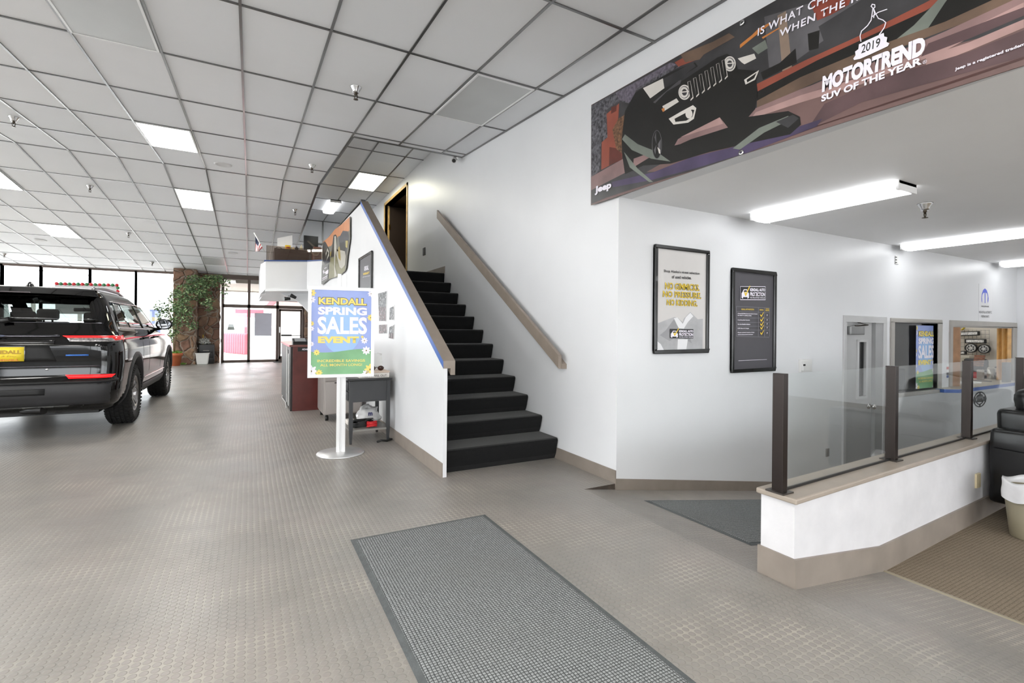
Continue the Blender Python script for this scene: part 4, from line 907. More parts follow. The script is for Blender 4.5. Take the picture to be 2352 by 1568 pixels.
# parts sign on the wall
Pq = lambda px, pyy: ony(px, pyy, YW-.004)
r = thing('parts_sign', 'white parts sign with a blue horseshoe shaped M emblem above the counter opening', 'sign', ony(2262, 695, YW))
a, c = ony(2247, 737, YW), ony(2278, 655, YW); b = MB(); b.box(a.x, c.x, YW-.004, YW, a.z, c.z); b.build('sign_panel', mat('white_sign_board', 'dedee0', .4, var=0), r)
PBm = mat('print_royal_blue', '4a5cd0', .4, var=0); k4 = lambda x, y_: (1900+x/4.613, 620+y_/4.613)
art('emblem_print', Pq, [(PBm, [k4(*p) for p in [(1634, 300), (1638, 250), (1652, 210), (1670, 194), (1688, 212), (1703, 255), (1709, 300), (1706, 330), (1700, 352), (1698, 320), (1700, 280), (1694, 250), (1680, 238), (1676, 240), (1675, 350), (1668, 350), (1667, 240), (1655, 240), (1645, 258), (1641, 290), (1643, 350), (1636, 330)]])], r, .001, n=n_)
text_px('MOPAR', INK, Pq, k4(1632, 392), k4(1712, 394), k4(1632, 376), .002, r)
text_px('WE INSTALL AUTHENTIC', INK, Pq, k4(1606, 458), k4(1742, 460), k4(1606, 432), .002, r); text_px('MOPAR PARTS', INK, Pq, k4(1632, 502), k4(1713, 504), k4(1632, 478), .002, r)

# ------------------------------------------------------------------ things on the stair side wall (outer face, x = XH0)
Ps = lambda px, pyy: onx(px, pyy, XH0-.014); nx = Vector((-1, 0, 0))
r, o, ri, W_, H_ = framed('framed_poster', 'slate poster in a black frame high on the stair side wall behind the sign', lambda a, b_: onx(a, b_, XH0), [(827, 590), (857, 580), (857, 664), (827, 671)], nx, None, back=PD)
text_px('KENDALL', PW_, Ps, (837, 622), (847, 619), (837, 612), .002, r, bold=.04); text_px('WARRANTY', GOLD, Ps, (834, 632), (849, 628.5), (834, 627), .002, r, bold=.04); text_px('protection', PW_, Ps, (834, 638), (850, 635), (834, 634.5), .002, r)
def sheetpx(label, pts, name='paper_notice', cols=('print_grey', 'print_black', 'print_white')):
    P = lambda a, b_: onx(a, b_, XH0-.002); q = [P(*p) for p in pts]; r = thing(name, label, 'paper', sum(q, Vector())/len(q))
    b = MB(); b.prism(q, (-.001, 0, 0)); b.build('sheet', mat('printed_paper_white', 'e8e8e8', .5, var=.02), r)
    return r
NOTE = None
def noise_print(name, c0, c1, c2, sc_):
    m, t = custom(name); v = t.coord(); n1 = t.noise(v, sc_, 4, .7)
    t.link(t.ramp(n1, [(.42, c0), (.5, c1), (.58, c2)], 'CONSTANT'), t.b.inputs['Base Color']); t.b.inputs['Roughness'].default_value = .4; return m
NP1 = noise_print('busy_black_white_print', '141416', '5a5a5c', 'c8c8c8', 28); NP2 = noise_print('black_red_print', '0e0e10', '5a1018', 'a8a0a0', 30)
def mag(label, pts, mats_pts):
    r = sheetpx(label, pts); art('page_print', lambda a, b_: onx(a, b_, XH0-.003), mats_pts, r, .0008, n=nx)
mag('tall busy black and white flyer taped to the stair side wall', [(868, 673), (889, 667), (887, 738), (870, 738)], [(NP1, [(868.5, 674), (888, 668.5), (886.5, 704), (869.5, 705)]), (NP2, [(869.5, 705), (886.5, 704), (886, 737), (871, 737)])])
mag('small black flyer with red foot below the tall flyer', [(869.5, 745), (889, 744), (889, 766), (869.5, 767)], [(NP2, [(870.5, 746), (888, 745), (888, 765), (870.5, 766)])])
mag('curled black and white clipping right of the tall flyer', [(895, 706), (906, 700), (905, 735), (893, 735)], [(NP1, [(895.5, 707), (904.5, 703), (904, 734), (894, 734)])])
mag('curled clipping with a red corner, lowest on the stair side wall', [(894, 750), (906, 744), (904.5, 779), (892, 777)], [(NP1, [(894.5, 751), (905, 746), (904, 764), (893.5, 765)]), (NP2, [(893.5, 765), (904, 764), (903.5, 778), (893, 776)])])

# vertical truck banner on the stair side wall
PB = lambda px, pyy: onx(px, pyy, XH0-.03)
r = thing('truck_banner', 'orange and grey vinyl banner with off-road trucks hanging on the stair side wall', 'banner', PB(770, 580))
k3 = lambda x, y_: (720+x/8.2545, 480+y_/8.2545); K = lambda pts: [k3(*p) for p in pts]
VN = lambda nm, c, v=.06: mat('vinyl_'+nm, c, .3, var=v, vs=5, bump=.08, bs=6)
out_ = K([(172, 625), (300, 520), (400, 390), (540, 280), (690, 140), (690, 560), (640, 900), (620, 1100), (600, 1165), (480, 1280), (380, 1300), (290, 1330), (185, 1425), (120, 1425), (160, 1100)])
b = MB(); b.prism([PB(*p) for p in out_], (.012, 0, 0)); b.build('sheet', VN('grey', '77766e'), r, fix=False)
art('picture_print', PB, [(VN('orange', 'd08a58'), K([(175, 628), (300, 525), (400, 395), (540, 285), (686, 148), (684, 400), (600, 470), (470, 520), (400, 600), (330, 700), (240, 720)])),
    (VN('olive', '7d7a55'), K([(330, 910), (460, 900), (600, 1000), (600, 1160), (480, 1275), (380, 1298), (292, 1325), (310, 1050)])),
    (VN('black', '232323'), K([(180, 640), (215, 610), (240, 640), (300, 760), (320, 880), (315, 1000), (220, 1060), (175, 960)])),
    (VN('black', '232323'), K([(345, 800), (380, 500), (420, 480), (450, 520), (440, 700), (410, 900), (330, 920)])),
    (VN('charcoal', '4a4b50'), K([(480, 560), (560, 410), (650, 420), (680, 520), (640, 760), (600, 960), (560, 760), (500, 740)])),
    (VN('black', '232323'), K([(500, 640), (590, 620), (610, 730), (600, 830), (530, 950), (500, 820)])),
    (VN('silver', 'bcb9ae'), K([(400, 520), (430, 510), (445, 700), (440, 860), (500, 1100), (540, 1130), (600, 1060), (620, 900), (600, 800), (560, 900), (520, 960), (470, 880), (440, 760), (420, 880), (410, 1100), (450, 1260), (400, 1295), (395, 900)])),
    (VN('ochre', 'a8934a'), K([(470, 740), (500, 700), (520, 900), (520, 980), (480, 930)])), (VN('ochre', 'a8934a'), K([(320, 820), (345, 800), (335, 880), (318, 900)])),
    (VN('cream', 'b5a85f'), K([(615, 600), (660, 600), (650, 740), (615, 720)])),
    (VN('silver', 'bcb9ae'), K([(235, 850), (270, 740), (300, 800), (300, 880), (250, 980), (290, 830), (262, 790), (245, 900)])),
    (VN('dark_grey', '5c5c58'), K([(165, 1060), (290, 1050), (280, 1330), (185, 1420), (125, 1420)])),
    (PW_, K([(185, 1180), (205, 1150), (215, 1200), (290, 1140), (285, 1220), (240, 1240), (225, 1200), (200, 1230)])), (PW_, K([(175, 1310), (270, 1255), (270, 1270), (175, 1325)])), (PW_, K([(168, 1350), (268, 1290), (268, 1298), (168, 1360)])), (PW_, K([(215, 1120), (258, 1100), (258, 1112), (215, 1132)]))], r, .001, n=nx)

# ------------------------------------------------------------------ long vinyl banner on the header wall
XB = XW-.035
PBn = lambda px, pyy: onx(px, pyy, XB)
r = thing('advertising_banner', 'long dark vinyl banner with a black SUV photo and SUV of the year lettering', 'banner', PBn(1500, 300))
TLb, BLb = PBn(1358, 241), PBn(1357, 471); TR_, BR_ = PBn(1783, 0), PBn(2352, 150)
st = (TR_.z-TLb.z)/(TR_.y-TLb.y); sb = (BR_.z-BLb.z)/(BR_.y-BLb.y); ye = .62
out_ = [TLb, BLb, PBn(1700, 356)+Vector((0, 0, .0)), BR_, Vector((XB, ye, BR_.z+sb*(ye-BR_.y))), Vector((XB, ye, TLb.z+st*(ye-TLb.y)))]
CLIPQ = True
b = MB(); b.prism(out_, (.008, 0, 0)); b.build('sheet', VN('mauve', '6d5552'), r, fix=False)
# painting coordinates: close-up A (x3.136 from 1340,0), close-up B (x3.607 from 1700,0)
A_ = lambda x, y_: (1340+x/3.136, y_/3.136); B_ = lambda x, y_: (1700+x/3.607, y_/3.607)
AA = lambda pts: [A_(*p) for p in pts]; BB = lambda pts: [B_(*p) for p in pts]
C_ = lambda x, y_: (1340+x/4.479, 130+y_/4.479); CC = lambda pts: [C_(*p) for p in pts]
top = lambda px: (px, 241-(px-1358)*.567+1)   # upper edge of the banner in the photo
def bmt(n, c, v=.1, vs=4, rough=.28):
    return mat('banner_'+n, c, rough, var=v, vs=vs, bump=.12, bs=5)
BL = bmt('black', '171614', .1); DK = bmt('charcoal', '3c3b3d', .25); GY = bmt('grey', '5f5d60', .2); TN = bmt('tan', '8f7c6d', .15); MV = bmt('mauve_light', '8a6f6d', .15); PK = bmt('pink_streak', 'a98985', .12); RD = bmt('brick_red', '8e4a3a', .12); RD2 = bmt('red_streak', '8d4436', .15); OR = bmt('orange', 'c07a3c', .1); MR = bmt('plum', '5a4547', .15); PU = bmt('violet', '4a3f5c', .2); GN = bmt('window_grey', '5e5c62', .5, 45); LT = bmt('light', 'cfcac4', .05); BRN = bmt('brown', '6a5648', .2); SG = bmt('sage_grey', '727870', .15)
topB = [(1783, -2), (2500, -420)]
L = [(DK, [top(1360), top(1500), top(1650), top(1800), top(2150), (2352, -325), (2352, 40), (2352, 60), (1900, 180), (1740, 250), (1362, 465)])]
L += [(GY, BB([(200, 140), (600, 20), (1100, -300), (2352, -800), (2352, -400), (1500, 0), (700, 330), (440, 520), (240, 560)])),
      (DK, BB([(-400, 260), (-60, 100), (300, -80), (500, -160), (560, -60), (300, 60), (0, 280)])),
      (TN, BB([(310, 130), (380, 90), (430, 560), (350, 590)])), (BL, BB([(560, 280), (660, 250), (650, 400), (570, 420)])), (BL, BB([(170, 600), (330, 520), (460, 400), (470, 520), (190, 660)])),
      (RD2, BB([(580, 20), (700, -80), (960, -120), (900, 40), (760, 120), (640, 170)])), (DK, BB([(650, 220), (1100, -60), (2352, -620), (2352, -300), (1500, 60), (700, 360)])),
      (RD, BB([(130, 700), (560, 490), (980, 300), (1540, 20), (1900, -170), (1960, -160), (1500, 110), (1050, 310), (640, 500), (140, 760)])),
      (BL, BB([(140, 760), (640, 500), (1050, 310), (1600, 60), (2100, -200), (2352, -320), (2352, -120), (1700, 180), (1000, 430), (500, 640), (140, 840)])),
      (SG, BB([(1240, 370), (1440, 210), (1640, 0), (1760, -60), (1700, 20), (1560, 230)])),
      (BRN, BB([(140, 835), (500, 640), (1000, 430), (1700, 180), (2352, -120), (2352, 0), (1700, 250), (900, 560), (140, 900)])),
      (MV, BB([(120, 900), (500, 740), (1000, 560), (1700, 260), (2352, -40), (2352, 120), (1500, 480), (700, 720), (60, 985)])),
      (PK, BB([(130, 930), (500, 790), (1000, 640), (1700, 340), (2352, 20), (2352, 70), (1700, 420), (1000, 700), (500, 850), (90, 985)])),
      (MR, BB([(1560, 360), (1900, 230), (2352, 60), (2352, 130), (1900, 320), (1500, 470)])),
      (PK, BB([(1540, 470), (1900, 350), (2352, 160), (2352, 230), (1900, 420), (1540, 560)])),
      (MR, BB([(1200, 640), (1900, 430), (2352, 250), (2352, 470), (1700, 650), (1000, 850), (560, 1070), (700, 860)])),
      (OR, BB([(0, 370), (100, 290), (150, 240), (260, 180), (240, 210), (110, 310), (0, 400)])), (OR, BB([(180, 310), (330, 225), (320, 240), (190, 322)])),
      (SG, BB([(100, 400), (210, 330), (230, 400), (150, 450)])),
      (bmt('maroon_edge', '4a2f2c', .1), BB([(560, 1066), (1700, 690), (2352, 470), (2352, 490), (1700, 710), (500, 1092)]))]
L += [(GN, CC([(82, 510), (330, 370), (560, 250), (900, 60), (1000, 100), (620, 310), (540, 350), (470, 480), (370, 460), (250, 540), (240, 640), (250, 830), (180, 900), (170, 1180), (76, 1240)])),
      (bmt('purple_grey', '6b6470', .3, 40), CC([(330, 375), (560, 250), (900, 60), (960, 80), (560, 320), (480, 470), (380, 450)])),
      (RD, CC([(240, 590), (370, 480), (360, 640), (400, 700), (400, 1050), (270, 1120), (185, 1165), (190, 880), (250, 830)])), (bmt('dark_red', '5c2a22', .2), CC([(290, 520), (345, 500), (340, 560), (285, 590)])), (bmt('dark_red', '5c2a22'), CC([(270, 930), (390, 950), (400, 1060), (265, 1120)])),
      (bmt('tree', '75543c', .4, 50), CC([(300, 750), (360, 640), (440, 590), (420, 800), (400, 1000), (340, 950)])),
      (RD, CC([(940, 60), (1050, 0), (1180, 0), (1150, 40), (980, 105)])), (BRN, CC([(1000, -20), (1330, -150), (1500, -240), (1560, -200), (1240, -20), (1200, 30), (1050, 60)]))]
L += [(MV, CC([(76, 1240), (420, 1045), (440, 1190), (110, 1360), (74, 1380)])), (DK, CC([(74, 1380), (440, 1190), (1000, 1180), (1700, 960), (1690, 1000), (1200, 1150), (700, 1300), (240, 1450), (72, 1520)])),
      (PU, CC([(290, 1290), (720, 1190), (1100, 1040), (1700, 890), (2460, 640), (2400, 720), (1700, 985), (1150, 1150), (700, 1270), (300, 1345)])),
      (BL, CC([(395, 850), (430, 560), (540, 370), (600, 330), (900, 160), (1150, 60), (1180, 100), (960, 240), (990, 270), (1380, 10), (1480, -30), (1560, 20), (1590, 130), (1800, 150), (1780, 240), (1795, 360), (1770, 540), (1700, 620), (2110, 560), (2230, 620), (2240, 700), (2130, 800), (1800, 870), (1300, 980), (900, 1100), (620, 1120), (430, 1210), (400, 1000)]))]
L += [(DK, CC([(830, 330), (820, 230), (1130, 60), (1160, 100), (1000, 220), (960, 260)])), (LT, CC([(615, 325), (820, 225), (835, 325), (690, 430)])), (GY, CC([(720, 470), (980, 250), (1010, 240), (1000, 280), (860, 360), (740, 480)])),
      (LT, CC([(815, 510), (960, 430), (985, 465), (835, 560)])), (OR, CC([(805, 540), (835, 525), (840, 560), (820, 570)])),
      (LT, CC([(1590, 20), (1760, -30), (1780, 20), (1660, 80), (1630, 60)])),
      (MV, CC([(940, 915), (975, 850), (1080, 790), (1405, 625), (1490, 730), (1110, 850), (1000, 900)])), (PK, CC([(1000, 830), (1080, 790), (1405, 625), (1440, 690), (1100, 800)])),
      (MV, CC([(515, 1140), (520, 1050), (700, 985), (712, 1020)])), (SG, CC([(400, 850), (430, 800), (560, 900), (760, 980), (900, 1080), (700, 1050), (500, 960)])), (SG, CC([(420, 980), (560, 1150), (720, 1290), (680, 1290), (480, 1140)])),
      (SG, BB([(-60, 1230), (160, 1060), (400, 960), (420, 990), (200, 1100), (0, 1240)])), (DK, BB([(300, 1010), (440, 950), (490, 980), (400, 1060)])),
      (LT, CC([(880, 640), (1000, 570), (1130, 500), (1165, 530), (1140, 640), (1080, 680), (930, 700)])), (BL, CC([(940, 640), (1120, 545), (1145, 550), (1125, 620), (1060, 660), (950, 672)])),
      (LT, AA([(1160, 575), (1268, 505), (1240, 575), (1170, 610)])), (BL, AA([(1178, 575), (1250, 525), (1232, 565), (1182, 595)]))]
def ell(cx_, cy_, rx_, ry_, mt, n=24, f=C_, tilt=0): return (mt, [f(cx_+rx_*math.cos(6.2832*k/n)*math.cos(tilt)-ry_*math.sin(6.2832*k/n)*math.sin(tilt), cy_+rx_*math.cos(6.2832*k/n)*math.sin(tilt)+ry_*math.sin(6.2832*k/n)*math.cos(tilt)) for k in range(n)])
for cx_, cy_ in ((1043, 368), (1510, 75)):
    L += [ell(cx_, cy_, 62, 78, LT), ell(cx_, cy_, 50, 64, GY), ell(cx_-4, cy_, 44, 56, LT), ell(cx_, cy_, 26, 34, DK)]; L += [(LT, [C_(cx_-48, cy_-6), C_(cx_+48, cy_-14), C_(cx_+48, cy_-4), C_(cx_-48, cy_+6)])]
L += [ell(1090, 590, 36, 48, LT), ell(760, 905, 52, 150, GY), ell(760, 905, 46, 142, BL), (GY, CC([(735, 830), (755, 900), (750, 770)])), (GY, CC([(770, 900), (800, 850), (795, 1000), (780, 1000)])), (LT, CC([(765, 930), (795, 960), (795, 1000), (782, 995)])), (GY, CC([(730, 960), (755, 905), (745, 1010)]))]
for k in range(7):   # seven upright grille openings
    x0 = 1075+k*59; y0 = 262-k*36.5; q = [(x0, y0), (x0+30, y0-12), (x0+62, y0+165), (x0+32, y0+195)]; cxx = sum(p[0] for p in q)/4; cyy = sum(p[1] for p in q)/4
    L += [(LT, CC(q)), (BL, CC([(cxx+(p[0]-cxx)*.80+(-2), cyy+(p[1]-cyy)*.93-5) for p in q]))]
# trophy outline and plaque
CLP = []
def strokes(pts, w_, f, mt=PW_):
    for (xa, ya), (xb, yb) in zip(pts[:-1], pts[1:]):
        dx, dy = xb-xa, yb-ya; l = math.hypot(dx, dy) or 1; ox, oy = -dy/l*w_/2, dx/l*w_/2; ex, ey = dx/l*w_*.3, dy/l*w_*.3
        L.append((mt, [f(xa+ox-ex, ya+oy-ey), f(xb+ox+ex, yb+oy+ey), f(xb-ox+ex, yb-oy+ey), f(xa-ox-ex, ya-oy-ey)]))
strokes([(1005, 345), (998, 300), (1010, 260), (1060, 215), (1090, 170), (1098, 120), (1105, 70), (1090, 55), (1100, 38), (1120, 42), (1122, 62), (1110, 72), (1125, 110), (1150, 155), (1190, 170), (1212, 190), (1200, 230), (1170, 275), (1158, 290)], 8, B_)
strokes([(1100, 140), (1150, 105), (1222, 80)], 7, B_); strokes([(1110, 75), (1118, 110), (1112, 150)], 8, B_)
L.append((PW_, BB([(943, 488), (962, 460), (958, 430), (985, 410), (990, 370), (1060, 335), (1150, 295), (1195, 275), (1200, 305), (1225, 312), (1218, 350), (1242, 362), (1230, 385), (1080, 455), (1000, 490), (950, 500)])))
def clip(pts):
    for f in (lambda p: p[0]-1358.5, lambda p: p[1]-(241.5-(p[0]-1358)*.5671), lambda p: (470-(p[0]-1357)*.3315)-p[1] if p[0] < 1704 else (355-(p[0]-1704)*.318)-p[1]):
        out = []
        for i in range(len(pts)):
            a, c = pts[i-1], pts[i]; fa, fc = f(a), f(c)
            if (fa < 0) != (fc < 0): t = fa/(fa-fc); out.append((a[0]+(c[0]-a[0])*t, a[1]+(c[1]-a[1])*t))
            if fc >= 0: out.append(c)
        pts = out
        if len(pts) < 3: return None
    return pts
L = [(m_, clip(p_)) for m_, p_ in L]; L = [l_ for l_ in L if l_[1]]
art('picture_print', PBn, L, r, .0004, .00006, n=nx)
LAY = .0004+.00006*(len(L)+3)
tb = lambda s, a, c, tp, mt=PW_, **kw: text_px(s, mt, PBn, a, c, tp, LAY, r, depth=0, **kw)
tb('2019', B_(1008, 448), B_(1163, 388), B_(1022, 372), INK, bold=.01, shear=0)
tb('MOTORTREND', B_(683, 770), B_(1535, 455), B_(700, 630), bold=.06)
tb('SUV OF THE YEAR', B_(678, 848), B_(1510, 535), B_(684, 790), bold=.04)
tb('®', B_(1518, 538), B_(1552, 525), B_(1520, 506))
tb('Jeep is a registered trademark', B_(1785, 596), B_(2452, 354), B_(1788, 565), bold=.03)
tb('Jeep', C_(122, 1428), C_(292, 1372), C_(122, 1340), bold=.05)
tb('IS WHAT CHAMPIONS DO', B_(150, 302), B_(1500, -370), B_(158, 235), bold=.015, spacing=1.12)
tb('WHEN THE ROAD ENDS', B_(330, 312), B_(1700, -330), B_(320, 258), bold=.02, spacing=1.12)
for px, pyy in ((1706, 53), (1704, 351)):
    b = MB(); p = PBn(px, pyy); b.lathe([(.008, 0), (.018, -.002), (.018, -.006), (.008, -.007)], p+Vector((-.004, 0, 0)), 'x', 16)
    b.build('grommet', CHROME, r)
# ------------------------------------------------------------------ black SUV (own frame: x across, y forward from the rear bumper, z up)
CX, CY = -2.32, 7.17
suv = thing('car', 'black SUV parked in the showroom at the left, seen from behind', 'car', (CX, CY, 0))
PAINT = mat('black_car_paint', '020203', .05, var=0, spec=.5); PLG = mat('grey_bumper_plastic', '2c2c2e', .55, var=.05, vs=20); PLB = mat('black_bumper_plastic', '101011', .6, var=.05)
TINT = glass('tinted_car_glass', (.20, .22, .21), 1.3); WSG = glass('windshield_glass', (.75, .8, .78), 1.0); CHR = CHROME; REDL = mat('red_lens_added_glow', 'd01820', .2, var=0, emit=.9, ecol='ff1a1a'); REDD = mat('dark_red_lens', '8c0d14', .1, var=0, coat=1, emit=.25, ecol='ff2020'); CLR = mat('clear_lamp_lens', 'b8b4b4', .08, metal=.6, var=.3, vs=40)
import numpy as np
LV = [ # z, half width, rear y, front y, rear corner radius y
 (.30, .86, .26, 4.60, .25), (.40, .93, .06, 4.78, .28), (.52, .965, .00, 4.87, .30), (.64, .972, .0, 4.90, .30), (.70, .975, .045, 4.90, .30), (.85, .985, .055, 4.89, .30), (1.0, .982, .053, 4.86, .30), (1.08, .972, .055, 4.78, .30),
 (1.15, .955, .075, 4.45, .30), (1.19, .935, .10, 3.75, .30), (1.24, .905, .12, 3.45, .28), (1.33, .875, .15, 3.25, .26), (1.45, .83, .21, 3.02, .24), (1.57, .785, .29, 2.78, .24), (1.65, .75, .33, 2.58, .24), (1.70, .715, .30, 2.42, .22), (1.735, .66, .34, 2.2, .2), (1.755, .52, .5, 1.9, .2)]
Zs = [l[0] for l in LV]
def lv(z): return [float(np.interp(z, Zs, [l[k] for l in LV])) for k in (1, 2, 3, 4)]
EX = 2.6
def outline(z, n=16):
    W_, yr, yf, rc = lv(z); rx = .30*W_; fx = .5*W_; fc = min(.55, (yf-yr)*.25); pts = []
    for k in range(5): t = k/4; pts.append((t*(W_-rx), yr))
    for k in range(1, n+1):
        a = math.pi/2*k/n; pts.append((W_-rx+rx*math.sin(a)**(2/EX), yr+rc-rc*math.cos(a)**(2/EX)))
    for k in range(1, 25): pts.append((W_, yr+rc+(yf-fc-yr-rc)*k/24))
    for k in range(1, n+1):
        a = math.pi/2*k/n; pts.append((W_-fx+fx*math.cos(a)**(2/EX), yf-fc+fc*math.sin(a)**(2/EX)))
    for k in range(1, 4): pts.append(((1-k/3)*(W_-fx), yf))
    return pts
def rear_y(x, z):
    W_, yr, yf, rc = lv(z); rx = .30*W_; x = abs(x)
    if x <= W_-rx: return yr
    s = min(1, (x-(W_-rx))/rx); s = s**(EX/2); return yr+rc-rc*max(0, 1-s*s)**(1/EX)
def side_x(y, z):
    W_, yr, yf, rc = lv(z); rx = .30*W_
    if y >= yr+rc: return W_
    c = max(0, min(1, (yr+rc-y)/rc))**(EX/2); return W_-rx+rx*max(0, 1-c*c)**(1/EX)
b = MB(); rows = []; zs = []
for i in range(len(Zs)-1):
    k = 3 if Zs[i+1]-Zs[i] > .05 else 2
    zs += [Zs[i]+(Zs[i+1]-Zs[i])*j/k for j in range(k)]
zs.append(Zs[-1])
for z in zs:
    h = outline(z); loop = [(CX+x, CY+y, z) for x, y in h]+[(CX-x, CY+y, z) for x, y in h[::-1][1:-1]]; rows.append(loop)
n = len(rows[0]); vs = [p for rr in rows for p in rr]
fs = [(j*n+i, j*n+(i+1) % n, (j+1)*n+(i+1) % n, (j+1)*n+i) for j in range(len(rows)-1) for i in range(n)]
b.add(vs, fs, 0, True); b.add(rows[0], [list(range(n))[::-1]], 0); b.add(rows[-1]+[(CX, CY+1.2, 1.765)], [(i, (i+1) % n, n) for i in range(n)], 0, True)
body = b.build('body', PAINT, None)
AX = (1.08, 4.04); RW = .395
for ay in AX:
    for s in (-1, 1):
        c = MB(); c.cyl((CX+s*.62, CY+ay, RW+.03), (CX+s*1.2, CY+ay, RW+.03), .465, n=48); co = c.build('cutter', PAINT)
        md = body.modifiers.new('arch', 'BOOLEAN'); md.operation = 'DIFFERENCE'; md.object = co; md.solver = 'EXACT'
dg = bpy.context.evaluated_depsgraph_get(); me = bpy.data.meshes.new_from_object(body.evaluated_get(dg)); body.modifiers.clear(); body.data = me
for o_ in [o_ for o_ in COL.objects if o_.name.startswith('cutter')]: bpy.data.objects.remove(o_)
# window openings
import bmesh
bm = bmesh.new(); bm.from_mesh(body.data); kill = []
for f_ in bm.faces:
    c = f_.calc_center_median(); x_, y_, z_ = abs(c.x-CX), c.y-CY, c.z; n3 = f_.normal
    if 1.35 < z_ < 1.63 and y_ < .6 and x_ < .72-(z_-1.35)*.35: kill.append(f_)
    elif 1.29 < z_ < 1.59 and y_ > .5 and x_ > .6 and (.55 < y_ < 1.02 or 1.1 < y_ < 1.9 or 2.0 < y_ < 3.0-(z_-1.29)*1.6): kill.append(f_)
    elif 1.25 < z_ < 1.63 and y_ > 2.4 and x_ < .60: kill.append(f_)
bmesh.ops.delete(bm, geom=kill, context='FACES'); bm.to_mesh(body.data); bm.free()
attach(body, suv)
def rpatch(name, quad, mt, off=.004, nu=12, nv=6, th=.012, parent=suv):
    """piece lying on the rear surface; quad in (x,z): BL,BR,TR,TL"""
    q = [Vector(p) for p in quad]; b = MB()
    def f(u, v, o=off):
        p = q[0].lerp(q[1], u).lerp(q[3].lerp(q[2], u), v); return Vector((CX+p.x, CY+rear_y(p.x, p.y)-o, p.y))
    b.grid(lambda u, v: f(u, v), nu, nv)
    edge = [(i/nu, 0) for i in range(nu)]+[(1, j/nv) for j in range(nv)]+[(1-i/nu, 1) for i in range(nu)]+[(0, 1-j/nv) for j in range(nv)]
    for (a, c) in zip(edge, edge[1:]+edge[:1]): b.add([f(*a), f(*c), f(*c, o=off-th), f(*a, o=off-th)], [(0, 1, 2, 3)])
    return b.build(name, mt, parent)
def spatch(name, quad, mt, side=1, off=.004, nu=12, nv=5, th=.012, parent=suv):
    """piece lying on the side surface; quad in (y,z)"""
    q = [Vector(p) for p in quad]; b = MB()
    def f(u, v, o=off):
        p = q[0].lerp(q[1], u).lerp(q[3].lerp(q[2], u), v); return Vector((CX+side*(side_x(p.x, p.y)+o), CY+p.x, p.y))
    b.grid(lambda u, v: f(u, v), nu, nv)
    edge = [(i/nu, 0) for i in range(nu)]+[(1, j/nv) for j in range(nv)]+[(1-i/nu, 1) for i in range(nu)]+[(0, 1-j/nv) for j in range(nv)]
    for (a, c) in zip(edge, edge[1:]+edge[:1]): b.add([f(*a), f(*c), f(*c, o=off-th), f(*a, o=off-th)], [(0, 1, 2, 3)])
    return b.build(name, mt, parent)
rpatch('rear_window', [(-.76, 1.35), (.76, 1.35), (.66, 1.63), (-.66, 1.63)], TINT, nu=20)
rpatch('window_strip', [(-.80, 1.328), (.80, 1.328), (.79, 1.334), (-.79, 1.334)], mat('dark_chrome', '6a6a70', .2, metal=1, var=0), .006, 20, 1)
# spoiler
b = MB(); b.grid(lambda u, v: Vector((CX-.70+1.40*u, CY+.30-.13*(1-v)*(1-(2*u-1)**4*.6), 1.645+.075*v+.015*(1-(2*u-1)**2))), 20, 5)
b.grid(lambda u, v: Vector((CX-.70+1.40*u, CY+.17+.13*((2*u-1)**4*.6)+.2*v, 1.645-.01*v)), 20, 2); b.grid(lambda u, v: Vector((CX-.70+1.40*u, CY+.30+.25*v, 1.72+.015*(1-(2*u-1)**2)+.022*v)), 20, 3); b.build('spoiler', PAINT, suv)
b = MB(); b.box(CX-.16, CX+.16, CY+.165, CY+.18, 1.66, 1.672); b.build('brake_light', mat('dark_lens', '2a0406', .2, var=0), suv)
# shark fin antenna
b = MB(); b.lathe([(.05, 0), (.045, .02), (.03, .05), (.012, .075), (.001, .08)], (0, 0, 0), n=16); b.xf(Matrix.Translation((CX+.03, CY+.62, 1.735)) @ Matrix.Diagonal((.8, 1.9, 1, 1))); b.build('antenna', PAINT, suv)
for s in (-1, 1):   # roof rails
    b = MB(); b.tube([(CX+s*.62, CY+.5, 1.715), (CX+s*.62, CY+.62, 1.765), (CX+s*.62, CY+1.2, 1.785), (CX+s*.61, CY+1.9, 1.78), (CX+s*.60, CY+2.25, 1.745), (CX+s*.59, CY+2.35, 1.71)], .019, 8); b.build('roof_rail', mat('satin_rail', '6a6a6c', .3, metal=.7), suv)
# windshield and cabin
b = MB()
def wsf(u, v): z_ = 1.245+.40*v; W_, yr, yf, rc = lv(z_); x_ = (u*2-1)*(.74-.12*v); return Vector((CX+x_, CY+yf-.22*(abs(u*2-1)**3)+.006, z_))
b.grid(wsf, 16, 8); b.build('windshield', WSG, suv)
INT = mat('dark_cabin_trim', '0c0c0d', .7, var=0)
b = MB(); b.box(CX-.80, CX+.80, CY+.25, CY+3.3, .62, 1.16); b.build('cabin_floor', INT, suv)
for (sx, sy, sz) in ((-.38, 1.75, 1.34), (.38, 1.75, 1.34), (-.40, 2.75, 1.40), (.40, 2.75, 1.40)):
    b = MB(); b.bbox(CX+sx-.26, CX+sx+.26, CY+sy, CY+sy+.14, 1.1, sz-.04, .05); b.bbox(CX+sx-.13, CX+sx+.13, CY+sy-.01, CY+sy+.09, sz-.02, sz+.15, .04); b.box(CX+sx-.06, CX+sx-.04, CY+sy+.03, CY+sy+.05, sz-.06, sz); b.box(CX+sx+.04, CX+sx+.06, CY+sy+.03, CY+sy+.05, sz-.06, sz); b.build('seat', INT, suv)
b = MB(); b.bbox(CX-.1, CX+.12, CY+2.75, CY+2.8, 1.52, 1.58, .02); b.build('rear_view_mirror', BLACKM, suv)
